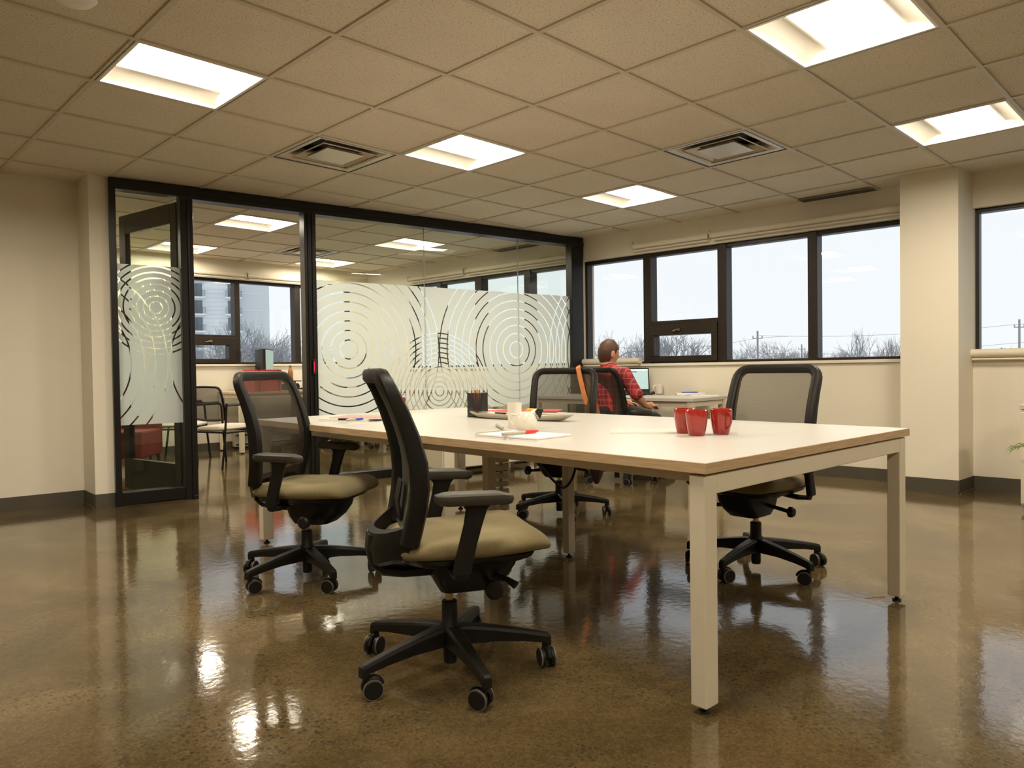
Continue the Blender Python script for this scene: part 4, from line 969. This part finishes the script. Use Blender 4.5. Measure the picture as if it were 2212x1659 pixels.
make_guest((3.22, 7.50, 0), math.radians(20), 'mesh-back guest chair with ivory seat, the nearer one seen through the doorway')
make_guest((3.10, 8.35, 0), math.radians(-38), 'mesh-back guest chair with ivory seat, half hidden behind the nearer guest chair')
rc = thing('red_chair', 'low dark red chair seen through the clear glass below the frosted film', 'chair', (2.45, 8.05, 0), math.radians(-40))
MB().box(-.25, .25, -.25, .25, .13, .40).build('seat', redseat, rc, bevel=.02); MB().box(-.25, .25, .19, .27, .14, .70).build('backrest', redseat, rc, bevel=.02)
for x in (-.20, .20):
    for y in (-.20, .22): MB().cyl(V(x, y, .17), V(x*1.12, y*1.12, 0), .022, 10, .014).build('leg', black, rc, smooth=True)

# right edge: white cabinet and palm
cc = hit(2206, 1104, 0)
wc = thing('white_cabinet', 'white cabinet cut by the right edge of the view', 'cabinet', (cc.x, cc.y, 0), math.radians(-2.8))
MB().box(0, .45, -.80, 0, .035, .66).build('cabinet_body', whitemetal, wc, bevel=.004); MB().box(-.01, .46, -.81, .008, .66, .69).build('worktop', laminate, wc, bevel=.003)
for x in (.02, .40):
    for y in (-.77, -.04): MB().box(x, x+.03, y, y+.03, 0, .035).build('foot', black, wc)
for k in range(2): MB().box(-.014, -.001, -.79+.40*k, -.40+.40*k, .05, .64).build('cabinet_door', whitemetal, wc, bevel=.003)
pl = thing('potted_palm', 'small palm whose green fronds reach in at the right edge', 'plant', (5.42, .66, 0))
MB().lathe([(.001, 0), (.11, 0), (.125, .02), (.15, .26), (.155, .28), (.14, .28), (.135, .25), (.001, .25)], 28).build('pot', terracotta, pl, smooth=True)
rnd = random.Random(3)
for k in range(11):
    a = 2*PI*k/11+rnd.uniform(-.2, .2); L_ = rnd.uniform(.26, .36); hgt = rnd.uniform(.04, .22)
    if k == 4: a, L_, hgt = math.radians(128), .33, .10
    if k == 5: a, L_, hgt = math.radians(150), .36, .02
    if k == 3: a, L_, hgt = math.radians(112), .36, .16
    if k == 6: a, L_, hgt = math.radians(168), .34, .08
    st = []; m = MB()
    for q in range(9):
        t = q/8; st.append(V(math.cos(a)*L_*t, math.sin(a)*L_*t, .25+hgt*math.sin(t*PI*.62)*1.3))
    m.tube(st, [.004-.003*i/8 for i in range(9)], 5)
    for q in range(2, 9):
        base = st[q]; d = (st[q]-st[q-1]).normalized(); side = V(-math.sin(a), math.cos(a), 0)
        for sg in (-1, 1):
            for hlf in (0, .33, .67):
                if q == 8 and hlf: continue
                b0 = base+(d*hlf*L_/8); ll = .12*(1-.06*q); tip = b0+d*ll*.75+side*sg*ll*.75-V(0, 0, .025); mid = (b0+tip)/2+V(0, 0, .012); wv = (d-side*sg).normalized()*.008
                m.add([b0, mid+wv, tip, mid-wv], [(0, 1, 2, 3)])
    m.build('frond', leaf, pl)

# ------------------------------------------------------------------ people
def limb(mb, p, q, rp, rq, n=16):
    """closed tapering capsule from p to q; radii are (fore-aft, sideways) pairs"""
    t = (q-p); ln = t.length; t = t/ln if ln > 1e-6 else V(0, 0, 1); side = V(0, 1, 0)-t*t.y
    if side.length < .2: side = V(0, 0, 1)-t*t.z
    side.normalize(); fo = side.cross(t); rings_ = []
    def ring(c, rf, rs): rings_.append([c+fo*(rf*math.cos(2*PI*k/n))+side*(rs*math.sin(2*PI*k/n)) for k in range(n)])
    for k in range(6):
        a = PI/2*(k/6); ring(p-t*(min(rp)*math.cos(a)), max(.0005, rp[0]*math.sin(a)), max(.0005, rp[1]*math.sin(a)))
    for k in range(7):
        u = k/6; ring(p+(q-p)*u, rp[0]+(rq[0]-rp[0])*u, rp[1]+(rq[1]-rp[1])*u)
    for k in range(5, -1, -1):
        a = PI/2*(k/6); ring(q+t*(min(rq)*math.cos(a)), max(.0005, rq[0]*math.sin(a)), max(.0005, rq[1]*math.sin(a)))
    mb.loft(rings_)
def grow(mb, chains, pts):
    for c in chains:
        for a, b_ in zip(c[:-1], c[1:]):
            ra, rb = [(r if isinstance(r, tuple) else (r, r)) for r in (pts[a][1], pts[b_][1])]; limb(mb, pts[a][0], pts[b_][0], ra, rb)
def head_mb(mb, M):
    n, m = 40, 28; v = []; f = []
    for j in range(m+1):
        th = PI*j/m
        for i in range(n):
            a = 2*PI*i/n; x = math.sin(th)*math.cos(a); y = math.sin(th)*math.sin(a); z = math.cos(th)
            X, Y, Z = .088*x, .070*y, .112*z
            if z < 0: Y *= 1-.28*(-z)**1.2; X *= (1-.10*(-z)) if x > 0 else (1-.45*(-z))
            if x > 0:
                X += .024*math.exp(-(y/.13)**2)*math.exp(-((z+.12)/.20)**2)              # nose
                X += .006*math.exp(-((z-.22)/.08)**2)*(1-y*y)                              # brow
                X -= .010*math.exp(-((abs(y)-.38)/.15)**2)*math.exp(-((z-.06)/.10)**2)     # eye sockets
                X += .007*math.exp(-(y/.28)**2)*math.exp(-((z+.48)/.05)**2)+.006*math.exp(-(y/.25)**2)*math.exp(-((z+.58)/.05)**2)   # lips
                X += .012*math.exp(-(y/.35)**2)*math.exp(-((z+.88)/.14)**2)                # chin
            v.append(M @ V(X, Y, Z))
    for j in range(m):
        for i in range(n): a = j*n+i; b = j*n+(i+1) % n; f.append((a, b, b+n, a+n))
    mb.add(v, f)
    for s in (-1, 1):
        mb.loft([[M @ V(.0+q*.020*math.cos(t)-.004, s*(.064+w), -.006+q*.032*math.sin(t)) for t in np.linspace(0, 2*PI, 13)[:-1]] for w, q in ((0, .7), (.008, 1), (.014, 1), (.016, .6))])
def make_person(label, loc, rz, pose, shirt_m, name='person'):
    o = thing(name, label, 'person', loc, rz)
    L, R = [], []
    P = []; ch = []
    def add(p, r): P.append((Vector(p), r)); return len(P)-1
    hip = add(pose['hip'], (.115, .135)); w = add(pose['waist'], (.095, .125)); cst = add(pose['chest'], (.100, .150)); nk0 = add(pose['neck'], .058); hd = add(pose['headbase'], .050)
    ch.append([hip, w, cst, nk0, hd])
    arms = []
    for s, k in ((1, 'L'), (-1, 'R')):
        sh, el, wr, hn = [Vector(q) for q in pose['arm'+k]]
        a = add(sh, .056); b_ = add(sh.lerp(el, .5), .045); c_ = add(el, .038); d_ = add(el.lerp(wr, .4), .036); e = add(wr, .025)
        dr = (hn-wr).normalized(); side = dr.cross(V(0, 0, 1)).normalized()*(-s if s > 0 else 1)   # towards the thumb
        if s > 0: side = -dr.cross(V(0, 0, 1)).normalized()*-1
        th = dr.cross(V(0, 0, 1)).normalized()*(1 if s > 0 else -1)
        pm = add(wr+dr*.045, (.030, .018)); pe = add(wr+dr*.078, (.034, .016)); ch.append([cst, a, b_, c_, d_, e, pm, pe])
        for q, (off, ln) in enumerate(((.028, .066), (.010, .075), (-.008, .070), (-.025, .055))):
            base = wr+dr*.084+th*off; f1_ = base+dr*ln*.45+V(0, 0, .002); f2_ = base+dr*ln*.75-V(0, 0, .010); f3 = base+dr*ln*.95-V(0, 0, .026)
            i0 = add(base, .0092); i1 = add(f1_, .0085); i2 = add(f2_, .0078); i3 = add(f3, .0065); ch.append([pe, i0, i1, i2, i3])
        t0 = add(wr+dr*.035+th*.030, .0115); t1 = add(wr+dr*.065+th*.052-V(0, 0, .008), .0095); t2 = add(wr+dr*.092+th*.056-V(0, 0, .016), .008); ch.append([pm, t0, t1, t2])
        arms.append((sh, el, wr))
    for s in (1, -1):
        h0 = Vector(pose['hip'])+V(.03, s*.09, -.02); kn = Vector(pose['knee'])*1; kn.y *= s; an = Vector(pose['ankle'])*1; an.y *= s
        a = add(h0, .085); b_ = add(h0.lerp(kn, .5), .072); c_ = add(kn, .055); d_ = add(kn.lerp(an, .4), .050); e = add(an, .032); fo_ = add(an+V(.08, s*.01, -.035), .034); to = add(an+V(.17, s*.02, -.045), .026)
        ch.append([hip, a, b_, c_, d_, e, fo_, to])
    body = MB(); grow(body, ch, P)
    HM = Matrix.Translation(pose['head']) @ Matrix.Rotation(pose.get('yaw', 0), 4, 'Z') @ Matrix.Rotation(pose.get('nod', .1), 4, 'Y'); head_mb(body, HM)
    b = body.build('body', skinm, o, smooth=True)
    rm = b.modifiers.new('remesh', 'REMESH'); rm.mode = 'VOXEL'; rm.voxel_size = .0055; rm.use_smooth_shade = True
    sm = b.modifiers.new('smooth', 'SMOOTH'); sm.iterations = 4; sm.factor = .5
    # shirt with short sleeves
    Q = []; chs = []
    def aq(p, r): Q.append((Vector(p), r)); return len(Q)-1
    h_ = aq(Vector(pose['hip'])+V(0, 0, .03), (.128, .150)); w_2 = aq(pose['waist'], (.110, .140)); c2 = aq(pose['chest'], (.114, .165)); n2 = aq(Vector(pose['neck'])-V(0, 0, .012), .062); chs.append([h_, w_2, c2, n2])
    for sh, el, wr in arms:
        a = aq(sh, .068); b2 = aq(sh.lerp(el, .5), .058); c_ = aq(sh.lerp(el, .95), .054); chs.append([c2, a, b2, c_])
    sh_ = MB(); grow(sh_, chs, Q); so = sh_.build('shirt', shirt_m, o, smooth=True)
    rm = so.modifiers.new('remesh', 'REMESH'); rm.mode = 'VOXEL'; rm.voxel_size = .008; rm.use_smooth_shade = True
    sm = so.modifiers.new('smooth', 'SMOOTH'); sm.iterations = 10
    Q = []; chs = []; h_ = aq(pose['hip'], (.130, .150))
    for s in (1, -1):
        h0 = Vector(pose['hip'])+V(.03, s*.09, -.02); kn = Vector(pose['knee'])*1; kn.y *= s; an = Vector(pose['ankle'])*1; an.y *= s
        a = aq(h0, .096); b_ = aq(h0.lerp(kn, .5), .084); c_ = aq(kn, .068); d_ = aq(kn.lerp(an, .45), .064); e = aq(an+V(0, 0, .03), .058); chs.append([h_, a, b_, c_, d_, e])
    tr_ = MB(); grow(tr_, chs, Q); to_ = tr_.build('trousers', trousers, o, smooth=True)
    rm = to_.modifiers.new('remesh', 'REMESH'); rm.mode = 'VOXEL'; rm.voxel_size = .010; rm.use_smooth_shade = True
    for s in (1, -1):
        an = Vector(pose['ankle'])*1; an.y *= s; rg = []
        for x, hw, z1 in ((-.055, .025, .06), (-.045, .038, .085), (.0, .042, .095), (.06, .044, .075), (.13, .048, .055), (.18, .040, .045), (.20, .02, .035)):
            rg.append([V(an.x+x, an.y+b_*hw/.05, max(0, an.z-.080)+z1*(a+.5)) for a, b_ in rrect(.5, .05, .04, 3)])
        MB().loft(rg).build('shoe', black, o, smooth=True)
    # hair cap
    hm = MB(); n, m = 36, 20; v = []; f = []
    for j in range(m+1):
        th = PI*.74*j/m
        for i in range(n):
            a = 2*PI*i/n; x = math.sin(th)*math.cos(a); y = math.sin(th)*math.sin(a); z = math.cos(th)
            lim = .30 if x > .25 else (-.05 if x > -.1 else -.75)
            zz = max(z, lim); k = 1.10+.03*noise.noise(Vector((x*4, y*4, z*4)))
            s_ = math.sqrt(max(0, 1-zz*zz))/max(1e-4, math.sqrt(max(1e-6, 1-z*z))) if z < lim else 1
            v.append(HM @ V(.088*x*s_*k-.006, .070*y*s_*k*(1-.15*max(0, -zz)), .112*zz*k+.004))
    for j in range(m):
        for i in range(n): a = j*n+i; b = j*n+(i+1) % n; f.append((a, b, b+n, a+n))
    hm.add(v, f).build('hair', hairm, o, smooth=True)
    for s in (1, -1):
        MB().lathe([(.001, -.0105), (.006, -.0087), (.0103, 0), (.006, .0087), (.001, .0105)], 16, HM @ Matrix.Translation((.071, s*.028, .006)) @ Matrix.Rotation(PI/2, 4, 'Y')).build('eye', whiteglaze, o, smooth=True)
    return o
make_person('seated person in a red plaid shirt, dark hair, back to the view, at the laptop', (5.02, 3.80, 0), math.radians(-8),
    dict(hip=(-.03, .0, .575), waist=(-.06, .015, .70), chest=(-.07, .03, .85), neck=(-.06, .045, .985), headbase=(-.045, .045, 1.02), head=(-.035, .045, 1.085), yaw=-.25, nod=.12,
         armR=((-.06, -.155, .905), (-.02, -.262, .735), (.075, -.262, .650), (.20, -.262, .640)), armL=((-.06, .20, .905), (.02, .235, .745), (.16, .10, .665), (.22, .05, .655)),
         knee=(.36, .11, .50), ankle=(.40, .12, .085)), plaid)
oc = dup(ch1, (5.22, 7.92, 0), math.radians(112), 'swivel chair behind the frosted glass inside the office', CG)
make_person('person at the office desk, only one hand visible beside the black door post', (5.22, 7.92, 0), math.radians(112),
    dict(hip=(-.03, .0, .575), waist=(-.04, .01, .70), chest=(-.03, .01, .85), neck=(-.01, .01, .985), headbase=(.01, .01, 1.02), head=(.025, .01, 1.085), yaw=0, nod=.2,
         armR=((-.03, -.175, .905), (.06, -.26, .735), (.165, -.20, .655), (.25, -.12, .645)), armL=((-.03, .18, .905), (.14, .27, .80), (.42, .20, .815), (.52, .165, .800)),
         knee=(.36, .11, .50), ankle=(.40, .12, .085)), greyshirt)

# ------------------------------------------------------------------ outdoors
tag(MB().add([(-300, -300, -6.5), (400, -300, -6.5), (400, 400, -6.5), (-300, 400, -6.5)], [(0, 1, 2, 3)]).build('ground', groundm), kind='structure')
def gen_tree(seed, H, spread=.55, depth=6, kids=3, upward=.25):
    rn = random.Random(seed); tk = MB(); tw = MB()
    def br(p, d, ln, r, k):
        n = 3; pts = [p]; dd = d
        for i in range(n):
            dd = (dd+V(rn.uniform(-.14, .14), rn.uniform(-.14, .14), upward*.12*(k < depth))).normalized(); pts.append(pts[-1]+dd*ln/n)
        (tk if k >= depth-1 else tw).tube(pts, [r*(1-.35*i/n) for i in range(n+1)], 5 if k >= depth-1 else 3)
        if k == 0: return
        for c_ in range(kids+(rn.random() < .4)):
            t = rn.uniform(.45, 1); q = pts[min(n, int(t*n))]+(pts[min(n, int(t*n)+1)]-pts[min(n, int(t*n))])*(t*n % 1)
            a = rn.uniform(0, 2*PI); s_ = rn.uniform(spread*.6, spread*1.3); o1 = dd.orthogonal().normalized(); o2 = dd.cross(o1)
            nd = (dd*math.cos(s_)+(o1*math.cos(a)+o2*math.sin(a))*math.sin(s_)+V(0, 0, upward*.35)).normalized()
            br(q, nd, ln*rn.uniform(.62, .82), r*rn.uniform(.50, .62), k-1)
    br(V(0, 0, 0), V(0, 0, 1), H*.27, H*.022, depth); return tk, tw
protos = {}
def tree(px, D, top_y, var, label, name='bare_tree', mat=bark):
    base = far_point(px, D); H = 6.5+HC+(799-.0137*(px-1106)-top_y)/1578.4*D
    if var not in protos:
        sd, spr, kd, up, mt = {'broad': (5, .62, 3, .22, bark), 'tall': (9, .42, 3, .45, bark), 'bushy': (14, .75, 3, .1, bark2), 'upright': (21, .36, 3, .6, bark2), 'round': (33, .6, 3, .3, bark)}[var]
        tk, tw = gen_tree(sd, 10, spr, 6, kd, up); zs = max(v[2] for v in tw.v)
        o = thing(name, label, 'tree', base); tk.build('trunk', mt, o, smooth=True); tw.build('twigs', mt, o); protos[var] = (o, zs)
    else: o = dup(protos[var][0], base, 0, label)
    s_ = H/protos[var][1]; o.location = (base.x, base.y, -6.5); o.rotation_euler.z = px*1.7; o.scale = (s_, s_, s_); o['group'] = 'bare trees outside'
    return o
for px, D, ty, var, lab in ((552, 34, 697, 'broad', 'bare tree in front of the apartment block\'s plain end wall'), (605, 42, 712, 'upright', 'dark upright bare tree right of the apartment block'), (640, 30, 728, 'tall', 'bare tree at the right edge of the rear office window'),
        (450, 44, 738, 'bushy', 'bare tree seen through the rear hopper window'), (505, 60, 735, 'round', 'bare tree between hopper and monitors in the rear window'), (585, 60, 735, 'bushy', 'low bushy bare tree behind the monitors'),
        (1275, 75, 752, 'bushy', 'bushy bare tree left of the seated person\'s head'), (1375, 70, 718, 'tall', 'bare tree just left of the hopper window'), (1450, 55, 712, 'broad', 'bare tree in the left half of the front hopper window'), (1505, 62, 722, 'round', 'bare tree in the right half of the front hopper window'),
        (1602, 70, 728, 'round', 'spreading bare tree left of the utility pole'), (1665, 95, 742, 'bushy', 'low bare tree right of the utility pole'), (1695, 85, 732, 'bushy', 'brownish bushy tree in the middle of the widest pane'), (1722, 95, 746, 'upright', 'low brown tree beside the mullion before the last pane'),
        (1785, 110, 755, 'bushy', 'low distant bare tree at the last pane\'s left side'), (1825, 95, 742, 'round', 'bushy bare tree in the middle of the last pane'), (1888, 60, 706, 'tall', 'tallest bare tree, near the column'), (1930, 70, 722, 'upright', 'brown bare tree touching the column\'s left edge'), (1855, 110, 752, 'broad', 'low bare tree between the bushy and the tallest one'),
        (2135, 95, 745, 'round', 'bare tree in the window right of the column'), (1580, 100, 745, 'bushy', 'small bare tree at the left edge of the widest pane'), (1345, 100, 752, 'round', 'distant low tree behind the street lamp')):
    tree(px, D, ty, var, lab)
# evergreen tip right of the column
eb = far_point(2166, 80); ev = thing('evergreen_tree', 'evergreen tree whose tip leans into the window right of the column', 'tree', (eb.x, eb.y, -6.5))
m = MB(); rn = random.Random(2); m.tube([(0, 0, 0), (0, 0, 9)], [.15, .03], 6)
for k in range(140):
    z = 1+8*k/140; a = rn.uniform(0, 2*PI); l = (9.6-z)*.30+.25; m.tube([(0, 0, z), (math.cos(a)*l*.6, math.sin(a)*l*.6, z+.15), (math.cos(a)*l, math.sin(a)*l, z+.05)], [.16, .14, .03], 4, flat=(1, .5))
m.build('needles', fir, ev)
def pole(px, D, ty, label, arm=False, name='utility_pole'):
    b = far_point(px, D); H = 6.5+HC+(799-.0137*(px-1106)-ty)/1578.4*D; o = thing(name, label, 'pole', (b.x, b.y, -6.5))
    MB().tube([(0, 0, 0), (0, 0, H)], [.14, .10], 8).build('pole_shaft', polem, o, smooth=True)
    d = Rv.copy(); d.z = 0; d.normalize()
    MB().tube([V(0, 0, H-.8)-d*.55, V(0, 0, H-.8)+d*.55], .05, 6).build('crossarm', polem, o)
    for s in (-.5, 0, .5): MB().cyl(V(0, 0, H-.75)+d*s, V(0, 0, H-.5)+d*s, .05, 8).build('insulator', polem, o)
    if arm: MB().tube([V(0, 0, H-3.2)-d*1.6, V(0, 0, H-1.9)+d*.2, V(0, 0, H-1.3)+d*1.2, V(0, 0, H-1.15)+d*2.3], .05, 6).tube([V(0, 0, H-1.15)+d*2.3, V(0, 0, H-1.2)+d*3.0], .11, 6, flat=(1, .5)).build('lamp_arm', polem, o, smooth=True)
    return b, H
p1 = pole(1637, 80, 715, 'wooden utility pole in the widest pane')
p2 = pole(1326, 70, 733, 'street lamp pole beside the seated person\'s head', True, 'street_lamp')
p3 = pole(2202, 75, 690, 'wooden utility pole at the right edge of the view')
pole(1732, 120, 744, 'small distant pole beside the mullion'); pole(1858, 130, 752, 'small distant pole between trees in the last pane')
for k, (a, b_, dz, lab) in enumerate(((p1, p3, -.5, 'uppermost power line between the two utility poles'), (p1, p3, -2.4, 'second power line between the two utility poles'), (p1, p3, -4.2, 'lowest power line between the two utility poles'), (p2, p1, -.8, 'power line from the street lamp pole to the utility pole'))):
    A_ = V(a[0].x, a[0].y, a[1]-6.5+dz); B_ = V(b_[0].x, b_[0].y, b_[1]-6.5+dz); mid = (A_+B_)/2-V(0, 0, .5); worldcurve('power_line', [A_, A_.lerp(B_, .25)-V(0, 0, .38), mid, A_.lerp(B_, .75)-V(0, 0, .38), B_, B_+(B_-A_)*.25], .018, polem, lab, 'cable')
# apartment block
ab = far_point(517, 125); dA = Rv.copy(); dA.z = 0; dA.normalize(); phi = math.atan2(dA.y, dA.x)+math.radians(21)
ap = thing('apartment_block', 'pale apartment block with stacked balconies seen through the rear office window', 'building', (ab.x, ab.y, -6.5), phi)
# local x to the right along the balcony face, local y away; the corner between the faces is the origin
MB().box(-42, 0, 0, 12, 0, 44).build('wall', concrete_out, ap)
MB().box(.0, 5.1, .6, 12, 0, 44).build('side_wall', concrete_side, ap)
fj = MB()
for k in range(16): fj.box(0, 5.13, .55, .62, 2.85*k+1.2, 2.85*k+1.28)
fj.build('floor_joint', balc, ap, kind='stuff')
sj = MB()
for k in range(64): sj.box(-42, 0, -.03, .0, .7*k, .7*k+.05)
sj.build('siding_line', concrete_side, ap, kind='stuff')
for kx, x0 in enumerate((-7.3, -1.6, -14.5)):
    for k in range(2, 11):
        z = 2.85*k+.45
        wn = MB().box(x0, x0+1.7, -.05, .1, z+.0, z+2.3).build('window', winout, ap); MB().box(x0+.78, x0+.92, -.08, .0, z+.1, z+2.2).build('frame_bar', railm, wn)
        bl = MB().box(x0-.40, x0+2.2, -1.3, 0, z-.26, z).build('balcony', balc, ap); rl = MB()
        for x in np.linspace(x0-.33, x0+2.18, 15): rl.box(x-.026, x+.026, -1.28, -1.25, z, z+1.0)
        for y in (-.9, -.5): rl.box(x0-.35, x0-.31, y, y+.03, z, z+1.0); rl.box(x0+2.14, x0+2.18, y, y+.03, z, z+1.0)
        rl.box(x0-.35, x0+2.2, -1.30, -1.24, z+.98, z+1.04); rl.box(x0-.35, x0-.30, -1.3, 0, z+.98, z+1.04); rl.box(x0+2.14, x0+2.2, -1.3, 0, z+.98, z+1.04)
        rl.build('railing', railm, bl)

q = hit(1890, 1291, 0)
sv = MB().loft([[V(-.045, -.001, .001), V(-.045, .002, .001), V(-.045, .001, .003)], [V(0, -.003, .001), V(0, .003, .001), V(0, .002, .005)], [V(.045, -.001, .001), V(.045, .001, .001), V(.045, .001, .003)]]).build('wood_splinter', pencilwood, loc=(q.x, q.y, 0), rz=math.radians(-38))
tag(sv, 'thin wooden splinter on the floor left of the table\'s right leg', 'splinter')
